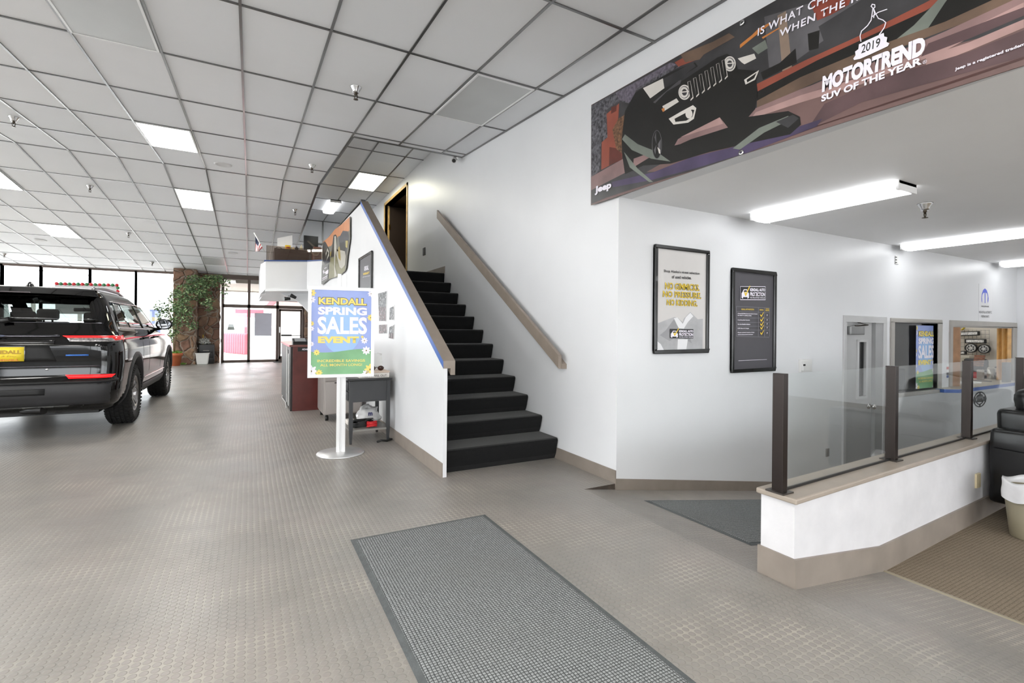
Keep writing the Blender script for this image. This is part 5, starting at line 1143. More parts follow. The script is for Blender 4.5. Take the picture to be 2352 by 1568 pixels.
# lamps
for s in (-1, 1):
    m_ = lambda q: q if s > 0 else [(-q[1][0], q[1][1]), (-q[0][0], q[0][1]), (-q[3][0], q[3][1]), (-q[2][0], q[2][1])]
    L1 = rpatch('tail_light', m_([(.50, 1.165), (.95, 1.165), (.95, 1.185), (.46, 1.185)]), REDL, .012, 22, 2)
    rpatch('lamp_lens', m_([(.53, 1.115), (.955, 1.115), (.95, 1.163), (.50, 1.163)]), CLR, .008, 22, 3)
    spatch('side_marker', [(.16, 1.13), (.46, 1.14), (.42, 1.185), (.14, 1.185)], REDD, s, .006, 10, 3)
    rpatch('reflector', m_([(.53, .70), (.90, .70), (.93, .735), (.50, .745)]), REDL, .010, 16, 2)  # reflector is no lamp; its red glow is added to look bright
    rpatch('bumper_pocket', m_([(.40, .52), (.72, .52), (.66, .61), (.36, .61)]), PLB, .004, 10, 4)
    rpatch('sensor', m_([(.33, .80), (.355, .80), (.355, .82), (.33, .82)]), CHR, .004, 2, 2)
rpatch('trim_strip', [(-.44, 1.17), (.44, 1.17), (.44, 1.195), (-.44, 1.195)], mat('dark_chrome', '6a6a70', .2, metal=1, var=0), .008, 8, 2)
rpatch('chrome_band', [(-.44, 1.09), (.40, 1.09), (.40, 1.13), (-.44, 1.13)], mat('piano_black', '0a0a0a', .04, var=0, coat=1), .008, 8, 2)
text('Jeep', mat('smoked_chrome', '4c4f5c', .2, metal=1, var=0), (CX-.26, CY+.05, 1.165), (1, 0, 0), (0, 0, 1), width=.26, height=.035, parent=suv, bold=.04, name='badge_lettering')
rpatch('badge', [(.50, .955), (.70, .955), (.70, .972), (.50, .972)], mat('blue_badge', '3f74c8', .2, metal=.5, var=0), .008, 4, 2)
rpatch('plate_recess', [(-.50, .90), (.42, .90), (.36, 1.065), (-.44, 1.065)], PLB, .002, 8, 4)
rpatch('license_plate', [(-.165, .905), (.155, .905), (.155, 1.06), (-.165, 1.06)], mat('yellow_plate', 'f3d93a', .4, var=.02), .014, 4, 2)
rpatch('plate_frame', [(-.172, .897), (.162, .897), (.162, 1.068), (-.172, 1.068)], CHR, .009, 4, 2)
yy = CY+.034
text('KENDALL', mat('plate_ochre', 'b08c1c', .4, var=0), (CX-.14, yy, .985), (1, 0, 0), (0, 0, 1), width=.275, height=.042, parent=suv, bold=.05, name='plate_lettering')
text('Fun & Easy', mat('plate_ochre'), (CX-.10, yy, .948), (1, 0, 0), (0, 0, 1), width=.2, height=.022, parent=suv, name='plate_lettering', shear=.3)
text('KENDALL', mat('plate_orange', 'd07a28', .4, var=0), (CX-.12, yy, .91), (1, 0, 0), (0, 0, 1), width=.24, height=.02, parent=suv, bold=.05, name='plate_lettering')
# bumper
rpatch('lower_bumper', [(-.93, .40), (.93, .40), (.965, .655), (-.965, .655)], PLG, .008, 30, 6)
rpatch('bumper_step', [(-.95, .655), (.95, .655), (.95, .68), (-.95, .68)], PLB, .02, 30, 2)
rpatch('bumper_grille', [(-.36, .53), (.34, .53), (.34, .60), (-.36, .60)], PLB, .012, 8, 3)
rpatch('skid_plate', [(-.6, .345), (.6, .345), (.66, .395), (-.66, .395)], mat('dull_silver', '7a7a78', .4, metal=.5), .0, 10, 2)
rpatch('lower_seam', [(-.80, .835), (.80, .835), (.80, .845), (-.80, .845)], mat('dark_chrome'), .003, 20, 1)
b = MB(); b.tube([(CX+.05, CY+.45, .36), (CX+.12, CY+.2, .35), (CX+.3, CY+.12, .35)], .05, 12); b.tube([(CX+.3, CY+.5, .30), (CX+.5, CY+.6, .27), (CX+.7, CY+.6, .30)], .04); b.box(CX-.7, CX+.7, CY+.5, CY+4.3, .24, .36); b.cyl((CX-.7, CY+AX[0], .39), (CX+.7, CY+AX[0], .39), .06); b.build('underbody', BLACKM, suv)
# wiper
b = MB(); b.tube([(CX-.05, CY+.11, 1.34), (CX+.02, CY+.10, 1.36)], .03); b.tube([(CX-.05, CY+.105, 1.365), (CX-.5, CY+.12, 1.37)], .012); b.build('wiper', BLACKM, suv)
for s in (-1, 1):
    # glass house
    spatch('quarter_window', [(.50, 1.30), (1.02, 1.285), (.98, 1.59), (.72, 1.585)], TINT, s)
    spatch('rear_door_window', [(1.10, 1.283), (1.92, 1.272), (1.86, 1.61), (1.06, 1.60)], TINT, s)
    spatch('front_door_window', [(1.99, 1.27), (3.05, 1.262), (2.52, 1.60), (1.93, 1.61)], TINT, s)
    spatch('beltline_trim', [(.46, 1.268), (3.15, 1.243), (3.15, 1.258), (.46, 1.285)], CHR, s, .008, 30, 1)
    spatch('window_top_trim', [(.66, 1.598), (2.5, 1.612), (2.5, 1.622), (.66, 1.612)], CHR, s, .006, 20, 1)
    for yy_ in (1.52, 2.02, 3.08): spatch('door_seam', [(yy_, .62), (yy_+.008, .62), (yy_+.008, 1.25), (yy_, 1.25)], BLACKM, s, .0015, 1, 10)
    spatch('side_sill', [(1.58, .34), (3.55, .34), (3.55, .47), (1.58, .47)], PLG, s, .012, 20, 3); spatch('sill_trim', [(1.6, .555), (3.5, .555), (3.5, .57), (1.6, .57)], CHR, s, .012, 20, 1)
    for hy in (1.62, 2.5):
        b = MB(); x = CX+s*(side_x(hy, 1.12)); b.tube([(x-s*.01, CY+hy, 1.13), (x+s*.04, CY+hy+.03, 1.135), (x+s*.045, CY+hy+.18, 1.135), (x-s*.01, CY+hy+.22, 1.13)], .014); b.build('door_handle', PAINT, suv)
    # mirror
    mx = CX+s*1.05; my = CY+2.90; b = MB()
    b.lathe([(.001, .07), (.07, .06), (.11, .02), (.12, -.03), (.112, -.045), (.08, -.046), (.001, -.04)], (0, 0, 0), 'y', 24); b.xf(Matrix.Translation((mx, my, 1.335)) @ Matrix.Diagonal((1, 1, .78, 1))); mr = b.build('mirror_housing', PAINT, suv)
    b = MB(); b.lathe([(.094, -.047), (.001, -.047)], (0, 0, 0), 'y', 24); b.xf(Matrix.Translation((mx, my, 1.335)) @ Matrix.Diagonal((1, 1, .78, 1))); b.build('mirror_glass', mat('mirror_glass', '8a8c90', .03, metal=1, var=0), suv)
    b = MB(); b.tube([(CX+s*.90, my+.02, 1.25), (CX+s*1.0, my+.02, 1.265), (CX+s*1.06, my, 1.28)], [.03, .025, .02]); b.build('mirror_arm', PAINT, suv)
    # fender flares
    for ay in AX:
        b = MB()
        for k in range(24):
            def P(t, rr, o): 
                y_ = ay+rr*math.cos(t); z_ = RW+.03+rr*math.sin(t); y2 = max(.12, min(4.75, y_)); return Vector((CX+s*(side_x(y2, max(.32, z_))+o), CY+y2, z_))
            t0_, t1_ = [math.radians(-12+204*kk/24) for kk in (k, k+1)]
            b.add([P(t0_, .462, .012), P(t1_, .462, .012), P(t1_, .53, .008), P(t0_, .53, .008)], [(0, 1, 2, 3)], 0, True)
            b.add([P(t0_, .462, .012), P(t1_, .462, .012), P(t1_, .462, -.10), P(t0_, .462, -.10)], [(0, 1, 2, 3)], 0, True)
            b.add([P(t0_, .53, .008), P(t1_, .53, .008), P(t1_, .53, -.02), P(t0_, .53, -.02)], [(0, 1, 2, 3)], 0, True)
        b.build('fender_flare', PLG, suv)
# wheels
RUB = mat('tyre_rubber', '141414', .75, var=.1, vs=30, bump=.3, bs=60); ALU = mat('machined_alloy', '9a9898', .25, metal=.9, var=.02)
def wheel(x, y, s):
    w_ = bpy.data.objects.new('wheel', None); COL.objects.link(w_); w_.location = (x, y, RW); attach(w_, suv); w_.location = (x, y, RW)
    TWd = .135; c = (x, y, RW); b = MB()
    prof = [(.235, -TWd*.85), (.25, -TWd), (.31, -TWd*1.04), (.365, -TWd*.98), (.383, -TWd*.8), (.386, -TWd*.55), (.386, TWd*.55), (.383, TWd*.8), (.365, TWd*.98), (.31, TWd*1.04), (.25, TWd), (.235, TWd*.85)]
    b.lathe(prof, c, 'x', 48)
    for k in range(44):      # tread blocks
        t = 6.2832*k/44
        for j, (xo, ww) in enumerate(((-.105, .03), (-.06, .034), (-.012, .034), (.036, .034), (.085, .03))):
            tt = t+(.07 if j % 2 else 0); dt = .052
            q = []
            for rr in (.382, RW):
                for a_, xx in ((tt-dt, xo), (tt+dt, xo+.004), (tt+dt, xo+ww), (tt-dt, xo+ww-.004)): q.append((x+xx-.008, y+rr*math.cos(a_), RW+rr*math.sin(a_)))
            b.hexa(q)
        for sd in (-1, 1):
            q = []
            for (rr, xx) in ((.345, TWd*1.0), (.386, TWd*.8)):
                for a_, dx in ((t-.04, 0), (t+.04, 0), (t+.04, .014), (t-.04, .014)): q.append((x+sd*(xx+dx), y+rr*math.cos(a_), RW+rr*math.sin(a_)))
            b.hexa(q)
    b.build('tyre', RUB, w_)
    b = MB(); f = s
    b.lathe([(.238, f*.115), (.240, f*.125), (.228, f*.128), (.222, f*.09), (.205, f*.02), (.2, -f*.09)], c, 'x', 48); b.build('rim', ALU, w_)
    b = MB(); b.lathe([(.001, f*.0), (.215, f*.0), (.215, -f*.02)], c, 'x', 32); b.build('wheel_back', BLACKM, w_)
    b = MB()
    for k in range(5):
        for d in (-.16, .16):
            t = 6.2832*k/5+1.57
            p0 = (.045, t+d*.6); p1 = (.222, t+d*1.35)
            def pt(rr, a_, xx): return (x+f*xx, y+rr*math.cos(a_), RW+rr*math.sin(a_))
            q = [pt(p0[0], p0[1]-.35, .04), pt(p0[0], p0[1]+.35, .04), pt(p1[0], p1[1]+.09, .07), pt(p1[0], p1[1]-.09, .07), pt(p0[0], p0[1]-.35, .085), pt(p0[0], p0[1]+.35, .085), pt(p1[0], p1[1]+.075, .115), pt(p1[0], p1[1]-.075, .115)]
            b.hexa(q)
    b.lathe([(.001, f*.098), (.04, f*.095), (.055, f*.08), (.055, f*.03)], c, 'x', 24); b.build('spokes', ALU, w_)
for ay in AX:
    for s in (-1, 1): wheel(CX+s*.835, CY+ay, s)
# ------------------------------------------------------------------ black side table and what is on it
TB = mat('charcoal_furniture_paint', '38393b', .4, var=.05, vs=5); TBT = mat('black_table_top', '242526', .3, var=0)
x0, x1, y0, y1 = .985, 1.44, 5.63, 6.22; ht = .735
r = thing('side_table', 'charcoal wooden side table with two small drawers against the stair wall', 'table', ((x0+x1)/2, (y0+y1)/2, 0))
b = MB(); b.bbox(x0-.03, x1+.015, y0-.03, y1+.02, ht-.025, ht, .006); b.build('table_top', TBT, r)
b = MB(); b.box(x0+.01, x1-.01, y0+.01, y1-.01, ht-.255, ht-.025); b.box(x0+.008, x1-.008, y0+.006, y1-.01, ht-.265, ht-.25); b.build('apron', TB, r)
for lx, ly in ((x0, y0), (x1-.04, y0), (x0, y1-.04), (x1-.04, y1-.04)):
    b = MB(); b.box(lx, lx+.04, ly, ly+.04, .16, ht-.025); b.hexa([(lx+.008, ly+.008, 0.), (lx+.032, ly+.008, 0.), (lx+.032, ly+.032, 0.), (lx+.008, ly+.032, 0.), (lx, ly, .16), (lx+.04, ly, .16), (lx+.04, ly+.04, .16), (lx, ly+.04, .16)]); b.build('leg', TB, r)
b = MB(); b.box(x0+.01, x1-.01, y0+.01, y1-.01, .14, .16); b.build('shelf', mat('grey_shelf', '86847f', .5), r)
for k in range(2):
    z0_ = ht-.135-.11*k; b = MB(); b.bbox(x0-.012, x0+.01, y0+.05, y1-.05, z0_, z0_+.09, .004); dr = b.build('drawer', TB, r)
    for ky in (y0+.14, y1-.2): b = MB(); b.lathe([(.001, -.03), (.012, -.028), (.014, -.018), (.006, -.01), (.006, 0)], (x0-.012, ky, z0_+.045), 'x', 14); b.build('knob', CHROME, dr)
b = MB(); b.bbox(1.10, 1.43, 5.64, 5.95, ht, ht+.055, .004); bx = tag(b.build('filing_tray', mat('white_card', 'e2ddd6', .5)), 'low white filing tray with a mail label on the side table', 'tray')
text('ALL IN/MAIL OUT', INK, (1.13, 5.639, ht+.012), (1, 0, 0), (0, 0, 1), width=.27, height=.026, parent=bx)
b = MB(); b.bbox(1.12, 1.44, 5.66, 5.97, ht+.056, ht+.075, .003); tag(b.build('beige_folder', mat('beige_folder', 'd2bfae', .6)), 'beige folder lying on the white filing tray', 'folder')
r = thing('sunglasses', 'brown sunglasses on the folder on the side table', 'sunglasses', (1.3, 5.7, ht+.076))
for cx_ in (1.25, 1.345):
    b = MB(); b.lathe([(.001, -.003), (.035, -.002), (.036, .003), (.001, .004)], (0, 0, 0), 'y', 20); b.v[-80:] = [(cx_+p[0], 5.70+p[1], ht+.106+p[2]*.8) for p in b.v[-80:]]
    b.build('lens', mat('brown_lens', '3a1c14', .1, var=0), r, fix=False)
b = MB(); b.tube([(1.285, 5.70, ht+.112), (1.297, 5.698, ht+.118), (1.31, 5.70, ht+.112)], .004); b.tube([(1.215, 5.70, ht+.112), (1.22, 5.82, ht+.085)], .004); b.tube([(1.38, 5.70, ht+.112), (1.375, 5.82, ht+.085)], .004); b.build('frame', mat('brown_plastic', '2a140e', .3), r)
b = MB(); 
b.grid(lambda u, v: Vector((1.16+.22*u, 5.88, ht+.076+.19*v))+Vector((0, .015*noise.noise((u*6, v*6, 3)), 0)), 8, 8); b.grid(lambda u, v: Vector((1.16+.22*u, 5.80+.08*v, ht+.266+.015*noise.noise((u*5, v*5, 1)))), 8, 4); b.grid(lambda u, v: Vector((1.38+.01*noise.noise((u*5, v*5, 7)), 5.80+.08*u, ht+.076+.19*v)), 4, 8); b.grid(lambda u, v: Vector((1.16+.22*u, 5.80+.012*noise.noise((u*6, v*6, 9)), ht+.076+.19*v)), 8, 8)
tag(b.build('plastic_box', glass('clear_plastic', (.9, .9, .9), 1.3, base=.25)), 'clear crumpled plastic box behind the sunglasses', 'box')
# lower shelf
def blob(name, c, s, mt, label, cat, seed=0, amp=.35, flat=.0):
    b = MB(); c = Vector(c)
    def f(u, v):
        a = u*6.2832; p = math.pi*v; d = Vector((math.sin(p)*math.cos(a), math.sin(p)*math.sin(a), math.cos(p))); k = 1+amp*noise.noise(d*2.2+Vector((seed, 0, 0)))+amp*.5*noise.noise(d*5+Vector((seed, 3, 0)))
        q = Vector((d.x*s[0], d.y*s[1], d.z*s[2]))*k; q.z = max(q.z, -s[2]*.8); return c+q
    b.grid(f, 28, 16); o = b.build(name, mt)
    return tag(o, label, cat) if label else o
bag = blob('plastic_bag', (1.27, 6.0, .252), (.13, .13, .11), glass('white_plastic_bag', (.85, .85, .85), 1, base=.6, milk=(.8, .8, .8)), 'crumpled white plastic bag with a dark blue emblem on the table shelf', 'bag', 2)
text('m', mat('print_navy', '2a2c60', .4, var=0), (1.24, 5.855, .27), (1, 0, 0), (0, 0, 1), width=.05, height=.04, parent=bag, bold=.05)
b = MB(); b.bbox(1.02, 1.12, 5.95, 6.12, .161, .21, .01); tag(b.build('white_box', mat('white_card')), 'flat white box at the back of the table shelf', 'box')
b = MB()
for k in range(9):
    a = k*.7; b.tube([(1.15+.11*math.cos(a+t*.8)*(1+.1*k%.3), 5.78+.075*math.sin(a+t*.8), .182+.008*k+.01*math.sin(t+k)) for t in range(8)], .007, 6)
tag(b.build('black_cable_tangle', BLACKM), 'tangled black cables in front of the bag on the table shelf', 'cables')
b = MB()
for k in range(6):
    b.tube([(1.25+.055*math.cos(t*.79+k), 5.70+.03*math.sin(t*.79+k), .178+.009*k+.006*math.sin(t*1.3)) for t in range(9)], .009, 6)
tag(b.build('red_cable_coil', mat('red_rubber', 'c41c22', .35, var=0)), 'coiled red cord on the front of the table shelf', 'cord')
b = MB(); b.tube([(1.29, 5.60, .012), (1.34, 5.62, .02), (1.40, 5.60, .015), (1.46, 5.63, .02), (1.43, 5.7, .015)], .012); tag(b.build('loose_black_plug', BLACKM), 'loose black cable on the floor under the table leg', 'cable')

# ------------------------------------------------------------------ copier / grey machine behind the sign
GM = mat('warm_grey_plastic', 'a8a19c', .45, var=.02); GM2 = mat('warm_grey_plastic_dark', '8f8985', .45, var=.02)
x0, x1, y0, y1 = .915, 1.44, 7.2, 7.85
r = thing('office_copier', 'warm grey office copier on casters behind the sign pole', 'copier', ((x0+x1)/2, (y0+y1)/2, 0))
b = MB(); b.bbox(x0, x1, y0, y1, .085, .98, .015); b.build('cabinet', GM, r)
for z0_, z1_ in ((.10, .55), (.56, .68), (.69, .80), (.81, .93)):
    b = MB(); b.bbox(x0+.02, x1-.02, y0-.018, y0+.01, z0_, z1_, .006); d_ = b.build('drawer', GM, r)
    b = MB(); b.box(x0+.14, x0+.38, y0-.021, y0-.017, z1_-.025, z1_-.01); b.build('handle', BLACKM, d_)
b = MB(); b.bbox(x0-.02, x1+.02, y0-.03, y1, .98, 1.06, .02); b.build('scanner_lid', GM2, r)
b = MB(); b.box(x0-.004, x0+.0, y0+.02, y1-.02, .11, .9); b.build('side_panel', GM2, r)
for cx_ in (x0+.05, x1-.05):
    for cy_ in (y0+.06, y1-.06):
        b = MB(); b.cyl((cx_-.02, cy_, .035), (cx_+.02, cy_, .035), .035, n=20); b.box(cx_-.012, cx_+.012, cy_-.02, cy_+.02, .05, .09); b.build('caster', BLACKM, r)

# ------------------------------------------------------------------ cherry desk end with a phone dock and name plate
CH = mat('cherry_veneer', '632c27', .3, var=.1, vs=7); CHD = mat('dark_desk_edge', '201614', .4)
x0, x1, y0, y1 = .565, 1.05, 8.28, 10.6; hz = onx(663, 790, x0).z
r = thing('reception_desk', 'cherry veneer reception desk end with a dark edge, left of the copier', 'desk', ((x0+x1)/2, (y0+y1)/2, 0))
b = MB(); b.box(x0+.03, x1, y0, y0+.03, .0, hz-.03); b.build('end_panel', CH, r, bevel=.003)
b = MB(); b.box(x0, x0+.03, y0+.02, y1, .0, hz-.03); b.box(x0-.006, x0, y0+.5, y0+1.1, .2, hz-.1); b.build('front_panel', CHD, r)
b = MB(); b.box(x0-.02, x1, y0-.01, y1, hz-.03, hz); b.build('desk_top', mat('cherry_top', '7a4a44', .25, coat=.4), r)
b = MB(); b.box(x0-.008, x0-.002, y0+.25, y0+.42, .05, hz-.15); b.box(x0-.008, x0-.002, y0+.7, y0+.85, .05, hz-.05); b.build('panel_strip', mat('white_plastic'), r)
b = MB(); b.box(x0+.1, x1, y0-.016, y0, hz-.10, hz-.035); np_ = tag(b.build('name_plate', BLACKM), 'black name plate on the end of the cherry desk', 'name plate')
text('ADAM BURKS', PW_, (x0+.16, y0-.017, hz-.082), (1, 0, 0), (0, 0, 1), width=.2, height=.028, parent=np_, bold=.04)
r = thing('phone_dock', 'black desktop device standing on the cherry desk', 'device', (x0+.15, y0+.2, hz))
b = MB(); b.prism([(x0+.04, y0+.12, hz), (x0+.04, y0+.34, hz), (x0+.04, y0+.34, hz+.1), (x0+.04, y0+.14, hz+.045)], (.22, 0, 0)); b.build('body', BLACKM, r, bevel=.006); b = MB(); b.prism([(x0+.07, y0+.135, hz+.05), (x0+.07, y0+.30, hz+.097), (x0+.07, y0+.30, hz+.101), (x0+.07, y0+.135, hz+.054)], (.16, 0, 0)); b.build('screen', mat('grey_screen', '8a8d90', .2, var=0), r)
b = MB(); b.lathe([(.001, 0), (.035, 0), (.04, .09), (.036, .09), (.032, .005), (.001, .005)], (x0+.38, y0+.25, hz), n=20); tag(b.build('pen_cup', mat('dark_red_cup', '6a1f22', .3)), 'dark red pen cup beside the device on the cherry desk', 'cup')
b = MB(); p = [Vector((.53, 8.6, 0)), onz(656, 925), onz(648, 914), onz(650, 903), onz(655, 893)]
b.tube([(v_.x, v_.y, .008) for v_ in p], .006); tag(b.build('loose_cable', mat('white_cord', 'd0d0d0', .4, var=0)), 'thin cord looping on the floor left of the cherry desk', 'cord')
b = MB(); b.box(.8, 1.3, 20.0, 20.6, .0, .01); tag(b.build('door_mat', mat('dark_door_mat', '2e2e2e', .9)), 'small dark mat just inside the glass door', 'mat')

# ------------------------------------------------------------------ mezzanine things
SMK = glass('smoked_glass', (.74, .69, .65), .8, base=.04, milk=(.3, .25, .2))
r = thing('balcony_glass', 'smoked glass screen standing on the balcony edge', 'glass screen', (.9, bfy+.06, 2.82))
z1 = ony(612, 563, bfy+.06).z; b = MB(); b.box(.335, 1.18, bfy+.055, bfy+.065, 2.83, z1); b.build('glass_pane', SMK, r)
b = MB(); b.hexa([(1.18, bfy+.055, 2.87), (XH0-.02, bfy-.29, 2.885), (XH0-.02, bfy-.28, 2.885), (1.18, bfy+.065, 2.87), (1.18, bfy+.055, z1), (XH0-.02, bfy-.29, z1), (XH0-.02, bfy-.28, z1), (1.18, bfy+.065, z1)]); b.build('glass_pane', SMK, r)
b = MB(); b.box(.325, .337, bfy+.05, bfy+.07, 2.80, z1); b.box(.36, 1.18, bfy+.052, bfy+.068, 2.83, 2.84); b.build('edge_post', mat('dark_steel'), r)
def PG(px, pyy): return ony(px, pyy, bfy+.05)
c = PG(724, 579.5); r = thing('round_decal', 'round cream stamp decal on the balcony glass', 'decal', c)
b = MB(); N = 36; CRM = mat('cream_decal', 'a89c84', .5, var=0); R1 = .085
c = Vector((c.x, bfy-.02, c.z)); 
for ra, rb in ((.80, 1.0), (.55, .68)):
    for k in range(N):
        t0_, t1_ = 6.2832*k/N, 6.2832*(k+1)/N; b.prism([Vector((c.x+R1*rr*math.cos(t), c.y, c.z+R1*rr*math.sin(t))) for rr, t in ((ra, t0_), (rb, t0_), (rb, t1_), (ra, t1_))], (0, .002, 0))
b.prism([Vector((c.x+u*R1, c.y-.002, c.z+v*R1)) for u, v in ((-1.15, -.5), (1.05, .1), (1.15, .55), (-1.05, -.05))], (0, .002, 0)); b.build('stamp', CRM, r)
text('LEMONS', INK, (c.x-R1*.95, c.y-.003, c.z-R1*.36), Vector((1, 0, .26)), Vector((-.26, 0, 1)), width=R1*1.9, height=R1*.3, parent=r, depth=.0005, bold=.04)
DB = mat('dark_brown_desk', '3a241c', .4, var=.06)
q = lambda px, pyy, yy: ony(px, pyy, yy)
b = MB(); a, c = q(630, 604, 13.1), q(731, 577, 13.1); b.box(a.x, c.x, 13.1, 14.1, 2.2, c.z); c_desk = c.z; tag(b.build('mezzanine_desk', DB), 'dark brown desk behind the smoked balcony glass', 'desk')
a, c = q(731, 600, 12.7), q(741, 572, 12.9); b = MB(); b.bbox(a.x-.12, a.x+.12, 12.6, 13.0, 2.2, c.z, .02); tag(b.build('brown_chair', mat('rust_leather', '6b3a2a', .4)), 'rust brown chair back at the right end of the balcony', 'chair')
r = thing('computer_monitor', 'black monitor seen from behind on the mezzanine desk', 'monitor', q(714, 576, 13.6)); a, c = q(697.5, 573, 13.6), q(731, 543, 13.6)
b = MB(); b.bbox(a.x, c.x, 13.6, 13.65, a.z, c.z, .006); b.build('screen_back', BLACKM, r); b = MB(); b.prism([q(705, 554, 13.58), q(724, 572, 13.58), q(730, 572, 13.58), q(708, 552, 13.58)], (0, .02, 0)); b.build('stand_arm', mat('dark_steel'), r)
b = MB(); a = [q(637, 578, 13.5), q(671.5, 574, 13.5), q(671.5, 540, 13.5), q(637, 547, 13.5)]; b.prism(a, (0, .02, 0)); tag(b.build('whiteboard', mat('white_board', 'eeeeee', .3, var=0)), 'slanted white board standing on the mezzanine desk', 'board')
dz_ = c_desk; p = q(661, 577, 13.4); p.z = dz_; r = thing('yellow_can', 'yellow can with a red mark on the mezzanine desk', 'can', p); b = MB(); b.lathe([(.001, 0), (.065, 0), (.065, .13), (.001, .13)], p, n=24); b.build('body', mat('yellow_tin', 'e2b92a', .3), r); b = MB(); b.lathe([(.067, .05), (.067, .09)], p, n=24, a0=-2.2, a1=-1.0); b.build('mark', mat('red_print', 'b03020', .4), r)
b = MB(); p = q(645, 577, 13.35); b.tube([p+Vector((.1*math.cos(t*.5+.5)-.02, 0, .1*math.sin(t*.5+.2))) for t in range(7)], .008); tag(b.build('desk_cable', BLACKM), 'black cable arching beside the yellow can', 'cable')
for px, w_, h_, cc, lb in ((674, .035, .07, 'd8c79a', 'small cream jar on the mezzanine desk'), (681.5, .04, .09, '2a2420', 'small dark object between the cream jars'), (692, .035, .14, 'cfc4a4', 'cream spray bottle beside the monitor')):
    p = q(px, 577.5, 13.2); p.z = dz_; b = MB(); b.lathe([(.001, 0), (w_, 0), (w_, h_*.6), (w_*.4, h_*.8), (w_*.4, h_), (.001, h_)], p, n=16); tag(b.build('small_jar', mat('jar_'+cc, cc, .4, var=0)), lb, 'jar')
# flag
r = thing('flag', 'small striped flag with a dark blue canton on a slanted pole beside the balcony', 'flag', (.3, bfy, 2.9))
a, c = q(583.5, 534, bfy), q(608, 578, bfy); b = MB(); b.cyl(a, c, .012, n=8); b.build('pole', mat('white_plastic'), r)
A0, A1, B0, B1 = q(586.5, 538, bfy), q(603, 569, bfy), q(587.5, 572, bfy), q(592.5, 579, bfy)
def FP(u, v):   # u along the pole from the top, v down the cloth
    top_ = A0.lerp(A1, u); bot = q(587, 577, bfy).lerp(q(594, 577, bfy), u); p = top_.lerp(bot, v); return p+Vector((0, .02*math.sin(u*5+v*2), 0))
FR, FW, FB = mat('flag_red', 'a5202c', .6, var=0), mat('flag_white', 'eeeeee', .6, var=0), mat('flag_blue', '1f2748', .6, var=0)
b = MB(); NS = 9
for k in range(NS):
    u0, u1 = k/NS, (k+1)/NS
    for j in range(6):
        v0, v1 = j/6, (j+1)/6; mi = 2 if (k < 5 and j < 3) else (0 if k % 2 else 1)
        b.add([FP(u0, v0), FP(u1, v0), FP(u1, v1), FP(u0, v1)], [(0, 1, 2, 3)], mi)
for o2 in [b]:
    o_ = b.build('cloth', [FW, FR, FB], r, fix=False); sd = o_.modifiers.new('solid', 'SOLIDIFY'); sd.thickness = .003
# little spot heads under the balcony
for (px, pyy, lb) in ((660, 686, 'left small black spotlight hanging under the balcony'), (674, 681, 'right small black spotlight hanging under the balcony')):
    p = ony(px, pyy, 12.55); r = thing('spotlight', lb, 'spotlight', p); b = MB(); b.cyl(p+Vector((0, 0, .02)), p+Vector((.03, 0, 2.05-p.z)), .012); b.build('stem', CHROME, r)
    b = MB(); dv = Vector((-1, -.2, -.05 if px < 665 else .5)).normalized(); b.cyl(p-dv*.06, p+dv*.07, .035, .045); b.build('head', BLACKM, r)

# ------------------------------------------------------------------ plants and things by the stone pillar
def leaf(b, p, d, L_, w_, mi=0):
    d = d.normalized(); s = d.cross(Vector((random.uniform(-1, 1), random.uniform(-1, 1), random.uniform(-.3, 1)))).normalized()*w_; n = d.cross(s).normalized()*L_*.08
    b.add([p, p+d*L_*.45+s+n, p+d*L_, p+d*L_*.45-s+n], [(0, 1, 2, 3)], mi, False)
LF1, LF2, LF3 = mat('ficus_leaf_dark', '46603a', .4, var=.2, vs=9), mat('ficus_leaf', '678650', .4, var=.2, vs=9), mat('ficus_leaf_light', '9cb482', .4, var=.15, vs=9)
r = thing('ficus_tree', 'tall leafy ficus arching up the stone pillar out of a terracotta pot', 'potted tree', (-2.25, 19.6, 0))
yp = 19.55
b = MB(); pc = Vector((ony(402, 838, yp).x, yp, 0)); b.lathe([(.001, 0), (.14, 0), (.19, .33), (.215, .33), (.22, .42), (.19, .42), (.175, .33), (.13, .03), (.001, .03)], pc, n=32); b.build('pot', mat('terracotta', 'c06a42', .7, var=.08, vs=6), r)
b = MB(); b.lathe([(.001, .36), (.18, .36)], pc, n=24); b.build('soil', mat('dark_soil', '2e241c', .95), r)
br = [[(400, 812), (404, 770), (398, 730), (410, 690), (425, 660), (450, 648)], [(400, 812), (398, 760), (390, 720), (378, 705)], [(402, 790), (410, 740), (418, 700), (430, 690)], [(425, 660), (455, 645), (480, 640), (505, 650)], [(410, 690), (440, 668), (470, 665), (490, 690)], [(398, 740), (420, 735), (440, 730)]]
b = MB(); 
for k, bb in enumerate(br): b.tube([ony(px, pyy, yp-.05*math.sin(k+i)) for i, (px, pyy) in enumerate(bb)], [.018-.0025*i for i in range(len(bb))], 6)
b.build('stems', mat('ficus_bark', '8a7458', .8, var=.15, vs=20), r)
b = MB()
cl = [(372, 705, 16, 14, 60), (385, 725, 22, 20, 120), (405, 690, 22, 26, 150), (400, 745, 18, 24, 110), (430, 670, 30, 20, 190), (455, 655, 30, 18, 190), (480, 645, 26, 14, 160), (500, 640, 16, 10, 70), (470, 680, 20, 18, 90), (480, 700, 10, 16, 40), (515, 670, 10, 14, 22), (520, 650, 10, 8, 18), (425, 720, 18, 16, 80), (440, 745, 14, 10, 40), (392, 775, 12, 14, 50), (420, 705, 22, 20, 90), (445, 640, 22, 10, 60)]
